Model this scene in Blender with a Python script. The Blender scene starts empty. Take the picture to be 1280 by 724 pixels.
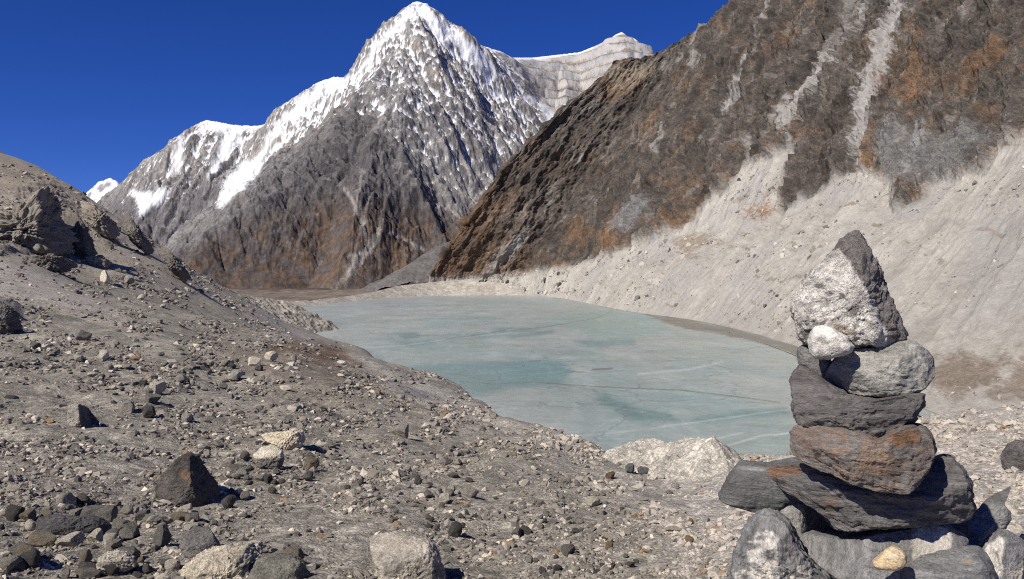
import bpy, math, random
import numpy as np
from mathutils import Vector

F = 1065.0          # focal length in photo pixels (1280 wide)
HZ = 345.0          # row of the horizon in the photo
LAKE = -60.0        # lake level below the camera
SC = bpy.context.scene
COL = SC.collection
rng = np.random.default_rng(7)
random.seed(7)

# ------------------------------------------------------------------ noise
def _hash(ix, iy, iz, seed):
    h = (ix.astype(np.uint32) * np.uint32(374761393)) ^ (iy.astype(np.uint32) * np.uint32(668265263)) \
        ^ (iz.astype(np.uint32) * np.uint32(2147483647 - 58)) ^ np.uint32(seed * 974634781 & 0xffffffff)
    h ^= h >> np.uint32(13)
    h = h * np.uint32(1274126177)
    h ^= h >> np.uint32(16)
    h = h * np.uint32(2246822519)
    h ^= h >> np.uint32(15)
    return h

_G = np.array([[1,1,0],[-1,1,0],[1,-1,0],[-1,-1,0],[1,0,1],[-1,0,1],[1,0,-1],[-1,0,-1],
               [0,1,1],[0,-1,1],[0,1,-1],[0,-1,-1],[1,1,0],[-1,1,0],[0,-1,1],[0,-1,-1]], dtype=np.float32)

def perlin(x, y, z=None, seed=0):
    x = np.asarray(x, dtype=np.float64); y = np.asarray(y, dtype=np.float64)
    if z is None: return perlin2(x, y, seed)
    z = np.asarray(z, dtype=np.float64)
    xf, yf, zf = np.floor(x), np.floor(y), np.floor(z)
    ix, iy, iz = (a.astype(np.int64).astype(np.uint32) for a in (xf, yf, zf))
    x = (x - xf).astype(np.float32); y = (y - yf).astype(np.float32); z = (z - zf).astype(np.float32)
    f = lambda t: t * t * t * (t * (t * 6 - 15) + 10)
    u, v, w = f(x), f(y), f(z)
    def g(dx, dy, dz):
        h = _hash(ix + np.uint32(dx), iy + np.uint32(dy), iz + np.uint32(dz), seed) & np.uint32(15)
        G = _G[h]
        return G[..., 0] * (x - dx) + G[..., 1] * (y - dy) + G[..., 2] * (z - dz)
    L = lambda a, b, t: a + (b - a) * t
    return L(L(L(g(0,0,0), g(1,0,0), u), L(g(0,1,0), g(1,1,0), u), v),
             L(L(g(0,0,1), g(1,0,1), u), L(g(0,1,1), g(1,1,1), u), v), w)

def perlin2(x, y, seed=0):
    xf, yf = np.floor(x), np.floor(y)
    ix, iy = (a.astype(np.int64).astype(np.uint32) for a in (xf, yf))
    x = (x - xf).astype(np.float32); y = (y - yf).astype(np.float32)
    f = lambda t: t * t * t * (t * (t * 6 - 15) + 10)
    u, v = f(x), f(y); z0 = np.zeros_like(ix)
    def g(dx, dy):
        G = _G2[_hash(ix + np.uint32(dx), iy + np.uint32(dy), z0, seed) & np.uint32(15)]
        return G[..., 0] * (x - dx) + G[..., 1] * (y - dy)
    a = g(0,0); a = a + (g(1,0) - a) * u
    b = g(0,1); b = b + (g(1,1) - b) * u
    return (a + (b - a) * v) * 1.25

_G2 = np.array([[math.cos(a * math.pi / 8), math.sin(a * math.pi / 8)] for a in range(16)], dtype=np.float32)

def fbm(x, y, z=None, o=4, seed=0, gain=0.5, lac=2.03):
    r = 0; a = 1.0; t = 0
    for i in range(o):
        k = lac ** i
        r = r + a * perlin(x * k, y * k, None if z is None else z * k, seed + i * 17)
        t += a; a *= gain
    return r / t

def ridged(x, y, z=None, o=4, seed=0, gain=0.5, lac=2.03):
    r = 0; a = 1.0; t = 0
    for i in range(o):
        k = lac ** i
        n = 1 - np.abs(perlin(x * k, y * k, None if z is None else z * k, seed + i * 17)) * 2
        r = r + a * n; t += a; a *= gain
    return r / t

def sstep(a, b, x):
    t = np.clip((x - a) / (b - a), 0, 1)
    return t * t * (3 - 2 * t)

def lerp(a, b, t):
    t = np.asarray(t)
    if t.ndim and np.asarray(a).ndim > t.ndim - 0 and np.asarray(a).shape[-1] == 3 and t.shape[-1:] != (3,):
        t = t[..., None]
    return a + (b - a) * t

def mix(c, new, m):
    """albedo c (..,3) moved to colour NEW where the mask m (..) is 1"""
    return c + (np.asarray(new, dtype=np.float32) - c) * m[..., None]

def poly_sd(px, py, poly):
    """signed distance to a polygon (negative inside)"""
    P = np.asarray(poly, float); n = len(P)
    d = np.full(px.shape, 1e18); ins = np.zeros(px.shape, bool)
    for i in range(n):
        a = P[i]; b = P[(i + 1) % n]; e = b - a
        wx, wy = px - a[0], py - a[1]
        t = np.clip((wx * e[0] + wy * e[1]) / (e @ e + 1e-12), 0, 1)
        d = np.minimum(d, (wx - e[0] * t) ** 2 + (wy - e[1] * t) ** 2)
        c = ((a[1] <= py) & (b[1] > py)) | ((b[1] <= py) & (a[1] > py))
        with np.errstate(divide='ignore', invalid='ignore'):
            xi = a[0] + (py - a[1]) / (b[1] - a[1] + 1e-12) * e[0]
        ins ^= c & (px < xi)
    d = np.sqrt(d)
    return np.where(ins, -d, d)

def line_d(px, py, pts):
    P = np.asarray(pts, float); d = np.full(px.shape, 1e18)
    for a, b in zip(P[:-1], P[1:]):
        e = b - a
        wx, wy = px - a[0], py - a[1]
        t = np.clip((wx * e[0] + wy * e[1]) / (e @ e + 1e-12), 0, 1)
        d = np.minimum(d, (wx - e[0] * t) ** 2 + (wy - e[1] * t) ** 2)
    return np.sqrt(d)

def pt(px, py, Y):
    return np.array([(px - 640) / F * Y, Y, (HZ - py) / F * Y])

# ------------------------------------------------------------------ mesh helpers
def mesh_from(name, V, faces, mat, smooth=True, col=None, parent=None, link=True):
    """faces: (n,3) or (n,4) int array"""
    me = bpy.data.meshes.new(name)
    V = np.asarray(V, np.float32).reshape(-1, 3); faces = np.asarray(faces, np.int32)
    nf, k = faces.shape
    me.vertices.add(len(V)); me.vertices.foreach_set('co', V.ravel())
    me.loops.add(nf * k); me.loops.foreach_set('vertex_index', faces.ravel())
    me.polygons.add(nf)
    me.polygons.foreach_set('loop_start', np.arange(0, nf * k, k, dtype=np.int32))
    me.polygons.foreach_set('use_smooth', np.full(nf, smooth))
    me.update(calc_edges=True)
    if col is not None:
        at = me.color_attributes.new('albedo', 'FLOAT_COLOR', 'POINT')
        c = np.ones((len(V), 4), np.float32); c[:, :3] = np.asarray(col).reshape(-1, 3)
        at.data.foreach_set('color', c.ravel())
    if mat: me.materials.append(mat)
    o = bpy.data.objects.new(name, me)
    if link: COL.objects.link(o)
    if parent: o.parent = parent
    return o

def grid_faces(nr, nc):
    i = np.arange(nr - 1)[:, None] * nc + np.arange(nc - 1)[None, :]
    return np.stack([i, i + 1, i + 1 + nc, i + nc], -1).reshape(-1, 4)

def grid_mesh(name, P, mat, col=None, smooth=True):
    nr, nc = P.shape[:2]
    return mesh_from(name, P, grid_faces(nr, nc), mat, smooth, col)

def structure(o):
    o['kind'] = 'structure'; return o

def tag(o, label, cat, group=None):
    o['label'] = label; o['category'] = cat
    if group: o['group'] = group
    return o

# ------------------------------------------------------------------ materials
class NT:
    def __init__(s, name):
        s.m = bpy.data.materials.new(name); s.m.use_nodes = True
        s.t = s.m.node_tree; s.bsdf = s.t.nodes['Principled BSDF']
    def n(s, typ, ins=None, **kw):
        nd = s.t.nodes.new(typ)
        for k, v in kw.items(): setattr(nd, k, v)
        for k, v in (ins or {}).items():
            if hasattr(v, 'is_output'): s.t.links.new(v, nd.inputs[k])
            else: nd.inputs[k].default_value = v
        return nd
    def link(s, a, b): s.t.links.new(a, b)
    def math(s, op, a, b=0.0):
        return s.n('ShaderNodeMath', {0: a, 1: b}, operation=op).outputs[0]
    def mixc(s, fac, a, b, mode='MIX'):
        nd = s.t.nodes.new('ShaderNodeMix'); nd.data_type = 'RGBA'; nd.blend_type = mode
        for k, v in ((0, fac), (6, a), (7, b)):
            if hasattr(v, 'is_output'): s.t.links.new(v, nd.inputs[k])
            else: nd.inputs[k].default_value = v if k == 0 else (*v, 1.0)
        return nd.outputs[2]
    def ramp(s, fac, stops):
        nd = s.t.nodes.new('ShaderNodeValToRGB'); e = nd.color_ramp.elements
        while len(e) < len(stops): e.new(0.5)
        for el, (p, c) in zip(e, stops):
            el.position = p; el.color = (*c, 1.0) if hasattr(c, '__len__') else (c, c, c, 1.0)
        s.link(fac, nd.inputs[0]); return nd.outputs[0]
    def noise(s, vec, scale, detail=6, rough=0.6, dist=0.0):
        return s.n('ShaderNodeTexNoise', {'Vector': vec, 'Scale': scale, 'Detail': detail, 'Roughness': rough, 'Distortion': dist}).outputs[0]

def terrain_mat(name, scales, amp=0.55, bump=0.5, dist=1.0, rough=0.95, grit=(), pale=None, nrough=.65, ndet=5):
    """albedo attribute broken up by node noise at several world scales, with bump at the finest"""
    m = NT(name)
    at = m.n('ShaderNodeAttribute', attribute_name='albedo').outputs['Color']
    pos = m.n('ShaderNodeNewGeometry').outputs['Position']
    c = at; h = None
    if pale:
        lum = m.n('ShaderNodeRGBToBW', {0: at}).outputs[0]
        keep = m.ramp(lum, [(pale[0], 1.0), (pale[1], pale[2])])
    for i, sc in enumerate(scales):
        n = m.noise(pos, sc, ndet, nrough)
        f = m.ramp(n, [(0.28, 1 - amp), (0.5, 1.0), (0.72, 1 + amp)])
        c = m.mixc(keep if pale else 1.0, c, f, 'MULTIPLY')
        h = n if h is None else m.math('ADD', h, n)
    for sc, (lo, hi) in grit:                                  # single grains, each of its own tone
        vn = m.n('ShaderNodeTexVoronoi', {'Vector': pos, 'Scale': sc, 'Randomness': 1.0})
        gv = m.n('ShaderNodeSeparateColor', {0: vn.outputs['Color']}).outputs[0]
        c = m.mixc(1.0, c, m.ramp(gv, [(0.0, lo), (.45, .5 * (lo + 1)), (.8, 1.1), (1.0, hi)]), 'MULTIPLY')
        h = m.math('SUBTRACT', h, m.math('MULTIPLY', vn.outputs['Distance'], .7))
    m.link(c, m.bsdf.inputs['Base Color'])
    m.bsdf.inputs['Roughness'].default_value = rough
    m.bsdf.inputs['Specular IOR Level'].default_value = 0.15
    b = m.n('ShaderNodeBump', {'Height': h, 'Strength': bump, 'Distance': dist})
    m.link(b.outputs[0], m.bsdf.inputs['Normal'])
    return m.m

# ------------------------------------------------------------------ camera, light
cam_d = bpy.data.cameras.new('camera'); cam = bpy.data.objects.new('camera', cam_d); COL.objects.link(cam)
cam_d.sensor_width = 36; cam_d.lens = 36 * F / 1280
cam_d.clip_start = 0.05; cam_d.clip_end = 200000
cam_d.shift_y = -(362 - HZ) / 1280
cam.location = (0, 0, 0); cam.rotation_euler = (math.radians(90), 0, 0)
SC.camera = cam

SUN_EL = math.radians(44)
sd = Vector((-0.70, -0.71, 0)).normalized() * math.cos(SUN_EL); sd.z = math.sin(SUN_EL)
sun_d = bpy.data.lights.new('sun', 'SUN'); sun = bpy.data.objects.new('sun', sun_d); COL.objects.link(sun)
sun_d.energy = 5.0; sun_d.angle = math.radians(0.53); sun_d.color = (1.0, 0.94, 0.84)
sun.rotation_euler = sd.to_track_quat('Z', 'Y').to_euler(); sun.location = (-30, -20, 60)
w = bpy.data.worlds.new('World'); SC.world = w; w.use_nodes = True
wt = w.node_tree
sky = wt.nodes.new('ShaderNodeTexSky'); sky.sky_type = 'NISHITA'; sky.sun_disc = False
sky.sun_elevation = SUN_EL; sky.sun_rotation = math.atan2(sd.x, sd.y)
sky.altitude = 5000; sky.air_density = 1.0; sky.dust_density = 0.0; sky.ozone_density = 3.0
hs = wt.nodes.new('ShaderNodeHueSaturation'); hs.inputs['Saturation'].default_value = 1.25
gr = wt.nodes.new('ShaderNodeVectorMath'); gr.operation = 'MULTIPLY'; gr.inputs[1].default_value = (0.95, 1.0, 1.85)   # polarised, high-altitude blue
wt.links.new(sky.outputs[0], hs.inputs['Color']); wt.links.new(hs.outputs[0], gr.inputs[0]); wt.links.new(gr.outputs[0], wt.nodes['Background'].inputs[0])
wt.nodes['Background'].inputs[1].default_value = 0.047
SC.view_settings.view_transform = 'Standard'; SC.view_settings.look = 'None'
SC.cycles.use_denoising = False; SC.cycles.filter_width = 1.1
SC.view_settings.exposure = 0.15; SC.view_settings.gamma = 1.0

# ------------------------------------------------------------------ foreground moraine: height from control points
CP = [  # (px, py, distance): points seen in the photograph
 (-200,740,3.6),(0,724,4.2),(300,724,4.4),(640,724,4.6),(860,724,4.3),(1060,730,3.1),(1280,728,3.1),(1500,730,3.2),
 (0,650,6.4),(200,660,6.3),(450,655,6.9),(700,665,6.9),(880,660,6.4),
 (0,590,8.6),(240,625,8.3),(500,600,10.5),(750,620,10),(900,640,9),(1000,640,6.0),(1250,640,5.4),(1450,640,5),
 (0,520,15),(100,525,15),(200,520,17),(400,545,17),(600,560,20),(690,548,24),(760,572,24),(820,585,24),
 (0,450,28),(200,455,32),(320,445,40),(400,450,48),(500,485,44),(560,505,44),(605,525,42),
 (0,385,58),(200,400,76),(300,425,75),(360,430,78),(395,431,82),(450,448,80),
 (0,320,100),(100,345,115),(150,350,122),(250,380,140),(330,402,185),(390,424,200),(430,440,180),(500,470,120),
 (0,255,185),(60,270,172),(100,290,160),(200,330,165),(250,357,185),(330,394,330),
 (-250,60,330),(-120,120,330),(0,188,330),(50,208,312),(100,238,292),(150,270,276),(200,305,266),(250,343,270),(300,370,320),(345,395,420),(398,419,385),(430,430,300),(462,442,220),(520,466,150),
 (870,556,27),(905,560,26),(960,580,23),(1060,560,22),(1160,515,21),(1200,511,21),(1280,508,20),(1420,500,20),
 (1250,590,8.4),(1250,550,13),(1060,600,10),(930,610,14),
 (-250,300,90),(-250,450,26),(-250,600,8)]
# behind / under the camera
for px in (-300, 640, 1500):
    CP.append((px, HZ + F * 0.62, 2.3)); CP.append((px, HZ + F * 1.3, 1.1))
CP = np.array(CP, float)
def tps_fit(XY, v, lam=1e-4):
    d = np.linalg.norm(XY[:, None] - XY[None], axis=-1)
    K = np.where(d > 0, d * d * np.log(d + 1e-12), 0) + lam * np.eye(len(XY))
    Pm = np.c_[np.ones(len(XY)), XY]
    A = np.block([[K, Pm], [Pm.T, np.zeros((3, 3))]])
    return np.linalg.solve(A, np.r_[v, np.zeros(3)])
_K = np.c_[(CP[:, 0] - 640) / F * 2.2, np.log(CP[:, 2])]
_W = tps_fit(_K, (HZ - CP[:, 1]) / F)
BROW = np.array([(-300,345,.16),(-120,345,.16),(0,345,.16),(50,327,.16),(100,306,.16),(150,290,.18),(200,279,.2),(250,284,.22),(300,336,.24),(345,440,.25),(380,430,.25),(400,405,.25),(430,318,.3),(462,235,.36),(520,160,.42),(560,105,.45),(605,58,.45),(690,31,.45),(760,27,.45),(820,28,.45),(870,30,.45),(960,27,.45),(1060,25,.45),(1280,22.5,.45),(1500,22,.45)])
def fg_base(X, Y):
    X = np.asarray(X, float); Y = np.asarray(Y, float)
    a = X / Y * 2.2; b = np.log(Y); t = _W[-3] + _W[-2] * a + _W[-1] * b
    for (ka, kb), wt_ in zip(_K, _W[:-3]):
        r2 = (a - ka) ** 2 + (b - kb) ** 2
        t = t + wt_ * 0.5 * r2 * np.log(r2 + 1e-12)
    p = X / Y * F + 640
    d = b - np.interp(p, BROW[:, 0], np.log(BROW[:, 1])); k = np.interp(p, BROW[:, 0], BROW[:, 2])
    t = t - k * 0.05 * np.logaddexp(0, d / 0.05)
    return np.maximum(t * Y, LAKE - 12)
def fg_pix(X, Y, Z): return 640 + X / Y * F, HZ - Z / Y * F

CRAGS = [[(20,236),(66,226),(98,262),(104,300),(88,322),(52,318),(20,285)],
         [(-40,268),(25,262),(40,318),(-40,322)],
         [(148,258),(160,268),(190,306),(183,312),(150,275)], [(205,306),(236,342),(228,346),(200,315)], [(100,262),(150,300),(140,306),(98,285)],
         [(-30,380),(22,386),(26,412),(-30,420)]]
def fg_height(X, Y):
    Z0 = fg_base(X, Y); px, py = fg_pix(X, Y, Z0)
    Z = Z0.copy()
    lam = 64.0; k = 0
    smooth_m = sstep(12, -8, poly_sd(px, py, [(-20,322),(60,345),(150,385),(140,400),(60,375),(-20,362)]))
    while lam > 0.05:
        a = sstep(0.009, 0.02, lam / Y) * (1 - sstep(0.10, 0.30, lam / Y))
        if a.max() > 0:
            Z = Z + a * lam * (0.092 - .052 * sstep(50, 130, Y)) * (1 - 0.8 * smooth_m) * perlin(X / lam + 5.1 * k, Y / lam, None, 31 + k)
        lam /= 1.9; k += 1
    crag = np.zeros(X.shape)
    for c in CRAGS: crag = np.maximum(crag, sstep(9, -9, poly_sd(px, py, c)))
    # outcrops on the crest, undercut towards the lake side
    lam = Y * 0.05
    n = ridged(X / 9.0, Y / 16.0, None, 4, 77, 0.55)
    st = np.abs(((Z0 + 0.05 * X) / 2.6 + 0.4 * perlin(X / 9, Y / 9, None, 5)) % 1 - 0.5)
    n = ridged(X / 4.2, Y / 9.0, None, 5, 77, .6)
    tz = (Z0 + .10 * X + .8 * perlin(X / 7, Y / 12, None, 6)) / 2.4; fr_ = tz - np.floor(tz)
    Z = Z + crag * ((n - .42) * .009 * np.clip(Y, 40, 300) + 1.2 * (sstep(.35, .65, fr_) - fr_))
    # the rubble band and the brown mound
    return Z

U = np.linspace(-0.80, 0.78, 1120)
LY = np.concatenate([np.linspace(math.log(1.0), math.log(3.4), 60)[:-1], np.linspace(math.log(3.4), math.log(60), 560)[:-1],
                     np.linspace(math.log(60), math.log(800), 360)[:-1], np.linspace(math.log(800), math.log(1500), 20)])
Yg = np.exp(LY)[:, None] * np.ones_like(U)[None]; Xg = U[None] * Yg
Zg = fg_height(Xg, Yg)
px, py = fg_pix(Xg, Yg, Zg)
# albedo of the moraine debris
c = np.ones(Xg.shape + (3,), np.float32) * np.array([0.276, 0.253, 0.210], np.float32)
big = fbm(Xg / 14, Yg / 14, None, 4, 3) ; sp = fbm(np.log(Yg) * 18, U[None] * 25 + 0 * Yg, None, 4, 9)
c = c * (1 + 0.35 * big + 0.25 * sp)[..., None]
wob = 10 * fbm(px / 25, py / 14, None, 3, 8)
def fm(poly, soft=10): return sstep(soft, -soft, poly_sd(px, py, poly) + wob)
PALE = (0.43, 0.395, 0.345)
c = mix(c, PALE, fm([(760,545),(870,540),(1400,480),(1400,760),(960,760),(900,700),(850,640),(770,580)], 22))
c = mix(c, (0.36,0.33,0.285), 0.75 * fm([(560,490),(620,515),(770,560),(860,640),(900,730),(860,730),(790,640),(690,575),(590,530)], 14))
c = mix(c, (0.33,0.31,0.28), 0.9 * fm([(290,365),(400,420),(500,462),(600,505),(600,530),(540,510),(470,470),(400,440),(340,425),(300,395)], 7))
c = mix(c, (0.16,0.105,0.068), 0.9 * fm([(330,432),(370,425),(420,432),(450,455),(400,452),(350,440)], 9))
c = mix(c, (0.17,0.12,0.085), 0.35 * fm([(250,420),(330,425),(480,470),(400,520),(300,460)], 16))
c = mix(c, (0.40,0.365,0.325), 0.85 * fm([(-20,315),(60,340),(160,395),(140,402),(60,380),(-20,368)], 8))
c = mix(c, (0.29,0.185,0.085), 0.8 * fm([(-20,195),(30,208),(50,228),(20,240),(-20,238)], 7))
c = mix(c, (0.42,0.37,0.295), 0.85 * fm([(-20,190),(60,212),(120,246),(240,330),(330,395),(300,400),(150,345),(-20,320)], 12))
for cg in CRAGS: c = mix(c, (0.20,0.175,0.145), 0.7 * fm(cg, 7))
c = mix(c, (0.20,0.182,0.16), 0.5 * fm([(-20,600),(150,590),(260,640),(420,690),(420,760),(-20,760)], 25))
m_gravel = terrain_mat('moraine_gravel', [1.2, 9.0], 0.34, 0.42, 0.03, grit=((60.0, (.70, 1.40)), (22.0, (.74, 1.32)), (7.0, (.84, 1.2))))
structure(grid_mesh('moraine_slope', np.stack([Xg, Yg, Zg], -1), m_gravel, np.clip(c, 0.02, 0.8)))

# ------------------------------------------------------------------ lake
def lake_pt(px, py):
    Y = -LAKE * F / (py - HZ); return np.array([(px - 640) / F * Y, Y])
u = np.linspace(-0.6, 0.8, 620); yy = np.exp(np.linspace(math.log(150), math.log(2850), 520))
YL = yy[:, None] * np.ones_like(u)[None]; XL = u[None] * YL
lx = 640 + XL / YL * F; ly = HZ - LAKE * F / YL
# distortion in lake coordinates, expressed as photo rows so that floe edges fray
wx = 14 * fbm(XL / 60, YL / 90, None, 5, 41); wy = 3.2 * fbm(XL / 60 + 9, YL / 90, None, 5, 43)
qx, qy = lx + wx, ly + wy
ice = np.ones(XL.shape + (3,), np.float32) * np.array([0.338, 0.374, 0.345], np.float32)
ice = ice * (1 + 0.22 * fbm(XL / 40, YL / 160, None, 5, 44))[..., None]
ice = mix(ice, (.235, .318, .298), .55 * sstep(.02, .22, fbm(XL / 130 + 4, YL / 420, None, 5, 49, .55)))
TEAL = (0.165, 0.262, 0.255); DTEAL = (0.135, 0.225, 0.215); PALE_REFL = (0.36, 0.41, 0.40)
for poly, colr, k, s in [
   ([(480,460),(560,453),(690,450),(715,462),(700,478),(640,484),(590,500),(560,492),(520,475)], TEAL, .85, 3),
   ([(640,455),(700,450),(712,465),(690,476),(640,470)], TEAL, .6, 3),
   ([(494,417),(520,416),(526,420),(505,424)], DTEAL, .7, 1.5), ([(492,428),(540,424),(546,430),(510,434)], DTEAL, .6, 1.5),
   ([(630,420),(690,412),(694,415),(640,423)], DTEAL, .6, 1.2), ([(715,427),(790,423),(795,431),(735,433)], TEAL, .7, 2),
   ([(680,398),(760,387),(830,398),(835,415),(780,424),(730,418),(700,405)], (0.27,.36,.325), .8, 3),
   ([(745,500),(760,492),(800,512),(860,523),(980,510),(990,518),(880,528),(790,526)], DTEAL, .8, 3),
   ([(770,498),(820,490),(900,494),(960,506),(900,514),(820,512)], (.26,.345,.335), .6, 4),
   ([(400,430),(470,440),(480,455),(430,440)], DTEAL, .5, 3),
   ([(600,415),(630,410),(700,405),(620,420),(560,424)], TEAL, .4, 2),
   ([(380,388),(450,378),(560,372),(540,376),(440,388),(400,396)], (.30,.33,.33), .6, 3),
   ([(600,373),(690,371),(720,385),(640,388)], PALE_REFL, .35, 6)]:  # last patch: pale reflection at the far end, painted into the ice colour
    ice = mix(ice, colr, k * sstep(2.2 * s, -1.6 * s, poly_sd(qx, qy, poly)))
for pts, wd, colr, k in [
   ([(672,478),(760,484),(850,488),(930,497),(975,503)], .9, (.16,.155,.125), .8),
   ([(720,545),(800,538),(900,524),(1000,510),(1010,508)], 1.3, (.43,.465,.445), .5),
   ([(800,468),(860,462),(905,452)], 1.6, (.45,.48,.47), .6), ([(450,435),(500,432),(560,424),(640,416)], .8, (.42,.45,.45), .5),
   ([(575,477),(620,480),(670,477)], .6, (.15,.16,.13), .5), ([(560,424),(620,415),(690,408),(750,396),(765,388)], .8, (.2,.2,.16), .55),
   ([(800,455),(900,445),(960,430)], .7, (.2,.24,.23), .4), ([(640,410),(600,418),(520,420)], .6, (.16,.2,.19), .4),
   ([(900,560),(950,545),(1000,540)], 1.6, (.46,.5,.5), .7), ([(880,552),(930,541)], 1.2, (.46,.5,.5), .6),
   ([(840,520),(800,512),(750,505)], .8, (.12,.17,.16), .6),
   ([(740,462),(766,461)], 1.3, (.17,.16,.13), .9), ([(700,465),(730,465)], .9, (.17,.16,.13), .8)]:
    ice = mix(ice, colr, k * sstep(wd * 1.3, wd * .3, line_d(lx + .6 * wx, ly + .35 * wy, pts)))
# open water along the far shore
ow = [(690,372),(730,376),(760,385),(800,391),(812,395),(830,402),(852,410),(900,418),(950,428),(985,442),(1010,458),(1200,530),(1400,560),(1400,480),(1030,440),(900,405),(760,372)]
ice = mix(ice, (0.17,0.155,0.12), .9 * sstep(1.5, -1.5, poly_sd(lx + .9 * wx, ly + .8 * wy + 3 * fbm(XL / 12, YL / 25, None, 4, 48), ow)))
streak = fbm(XL / 14, YL / 140, None, 4, 47)
ice = mix(ice, (.42, .46, .455), .35 * sstep(.12, .4, streak))
m = NT('lake_ice')
at = m.n('ShaderNodeAttribute', attribute_name='albedo').outputs['Color']
pos = m.n('ShaderNodeNewGeometry').outputs['Position']
n1 = m.noise(pos, 0.06, 8, 0.7); f1 = m.ramp(n1, [(0.3, .86), (.7, 1.14)])
wn = m.n('ShaderNodeTexNoise', {'Vector': pos, 'Scale': .02, 'Detail': 5.0}); sc3 = m.n('ShaderNodeVectorMath', {0: wn.outputs['Color']}, operation='SCALE'); sc3.inputs['Scale'].default_value = 60
wv = m.n('ShaderNodeVectorMath', {0: pos, 1: sc3.outputs[0]}, operation='ADD').outputs[0]
vor = m.n('ShaderNodeTexVoronoi', {'Vector': wv, 'Scale': .011}, feature='DISTANCE_TO_EDGE').outputs['Distance']
vor2 = m.n('ShaderNodeTexVoronoi', {'Vector': wv, 'Scale': .03}, feature='DISTANCE_TO_EDGE').outputs['Distance']
ck = m.ramp(vor, [(.0, .62), (.012, 1.0)]); ck2 = m.ramp(vor2, [(.0, 1.16), (.02, 1.0)])
icec = m.mixc(1.0, m.mixc(.7, at, ck, 'MULTIPLY'), f1, 'MULTIPLY'); icec = m.mixc(.8, icec, ck2, 'MULTIPLY')
fine = m.ramp(m.noise(wv, .25, 6, .75), [(.35, .88), (.65, 1.12)])
m.link(m.mixc(1.0, icec, fine, 'MULTIPLY'), m.bsdf.inputs['Base Color'])
m.link(m.ramp(m.noise(pos, .012, 5, .6), [(.35, .26), (.65, .42)]), m.bsdf.inputs['Roughness'])
m.bsdf.inputs['Specular IOR Level'].default_value = 0.4
m.link(m.n('ShaderNodeBump', {'Height': n1, 'Strength': .06, 'Distance': .5}).outputs[0], m.bsdf.inputs['Normal'])
structure(grid_mesh('lake', np.stack([XL, YL, np.full(XL.shape, LAKE)], -1), m.m, ice))

# ------------------------------------------------------------------ ground sheet to the horizon
r = np.exp(np.linspace(math.log(100), math.log(90000), 90)); th = np.radians(np.linspace(0, 360, 181))
gx = r[:, None] * np.sin(th); gy = r[:, None] * np.cos(th)
gz = LAKE - 8 + 30 * fbm(gx / 900, gy / 900, None, 3, 2) * sstep(3200, 5000, np.hypot(gx, gy)) - 3
gc = np.ones(gx.shape + (3,), np.float32) * np.array([.2, .175, .145], np.float32)
m_far = terrain_mat('valley_ground', [0.01, 0.1], .3, .4, 4.0)
structure(grid_mesh('ground', np.stack([gx, gy, gz], -1), m_far, gc))

# ------------------------------------------------------------------ right-hand valley wall: columns from the shore up
RW = [ # each column: below water, shore, moraine crest/scree mid, scree top, cliff, cliff, cliff, top
 [(700,380,3700),(640,368,3600),(660,352,3600),(680,330,3550),(740,280,3500),(800,200,3450),(900,120,3500),(1010,30,3700)],
 [(530,374,2800),(530,369,2750),(545,352,2780),(552,338,2790),(585,295,2810),(640,215,2850),(700,160,2900),(730,130,2950)],
 [(560,372,2760),(560,368.7,2720),(563,352,2740),(570,335,2740),(612,272,2760),(668,195,2810),(742,112,2880),(775,82,2930)],
 [(650,370,2720),(650,367.6,2690),(655,346,2710),(665,330,2715),(705,270,2735),(760,190,2780),(830,95,2860),(874,38,2980)],
 [(700,374,2330),(702,371.8,2290),(716,345,2360),(735,320,2420),(775,250,2480),(830,160,2560),(890,60,2660),(930,-5,2760)],
 [(775,390,1510),(780,387.5,1490),(812,340,1640),(850,300,1790),(895,215,1900),(950,110,2020),(1000,10,2150),(1050,-90,2280)],
 [(850,401.5,1150),(860,399.5,1180),(915,330,1230),(965,262,1400),(1010,180,1500),(1060,80,1620),(1105,-20,1740),(1150,-130,1880)],
 [(915,417,890),(930,413.5,932),(995,345,960),(1075,255,1130),(1115,185,1220),(1160,90,1340),(1210,-20,1460),(1260,-130,1600)],
 [(990,443,650),(1010,438,687),(1085,365,735),(1195,245,900),(1235,180,980),(1280,90,1080),(1335,-20,1200),(1390,-130,1330)],
 [(1150,520,360),(1185,514,370),(1265,410,470),(1360,225,640),(1400,140,720),(1450,40,800),(1500,-80,900),(1560,-200,1000)],
 [(1700,750,160),(1750,720,165),(1780,560,230),(1850,300,360),(1900,180,430),(1950,50,500),(2000,-100,570),(2060,-250,650)]]
RW = np.array([[pt(*p) for p in colm] for colm in RW])     # (cols, rows, 3)
def cspline(P, n, wts=None):
    """resample P (k, ...) along axis 0 with a monotone-ish Catmull-Rom (centripetal not needed)"""
    k = len(P); s = np.linspace(0, k - 1, n) if wts is None else np.interp(np.linspace(0, 1, n), np.r_[0, np.cumsum(wts)] / np.sum(wts), np.arange(k))
    i = np.clip(np.floor(s).astype(int), 0, k - 2); t = (s - i)
    g = lambda j: P[np.clip(j, 0, k - 1)]
    p0, p1, p2, p3 = g(i - 1), g(i), g(i + 1), g(i + 2)
    # ends: linear extension
    p0 = np.where((i == 0).reshape(-1, *[1] * (P.ndim - 1)), 2 * p1 - p2, p0)
    p3 = np.where((i == k - 2).reshape(-1, *[1] * (P.ndim - 1)), 2 * p2 - p1, p3)
    t = t.reshape(-1, *[1] * (P.ndim - 1))
    return 0.5 * ((2 * p1) + (-p0 + p2) * t + (2 * p0 - 5 * p1 + 4 * p2 - p3) * t ** 2 + (-p0 + 3 * p1 - 3 * p2 + p3) * t ** 3)
NA, NB = 1300, 820
G = cspline(RW, NA, [1.0, .6, 1.2, 1.2, 1.5, 1.5, 1.5, 1.5, 2.2, 1.2])
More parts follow.
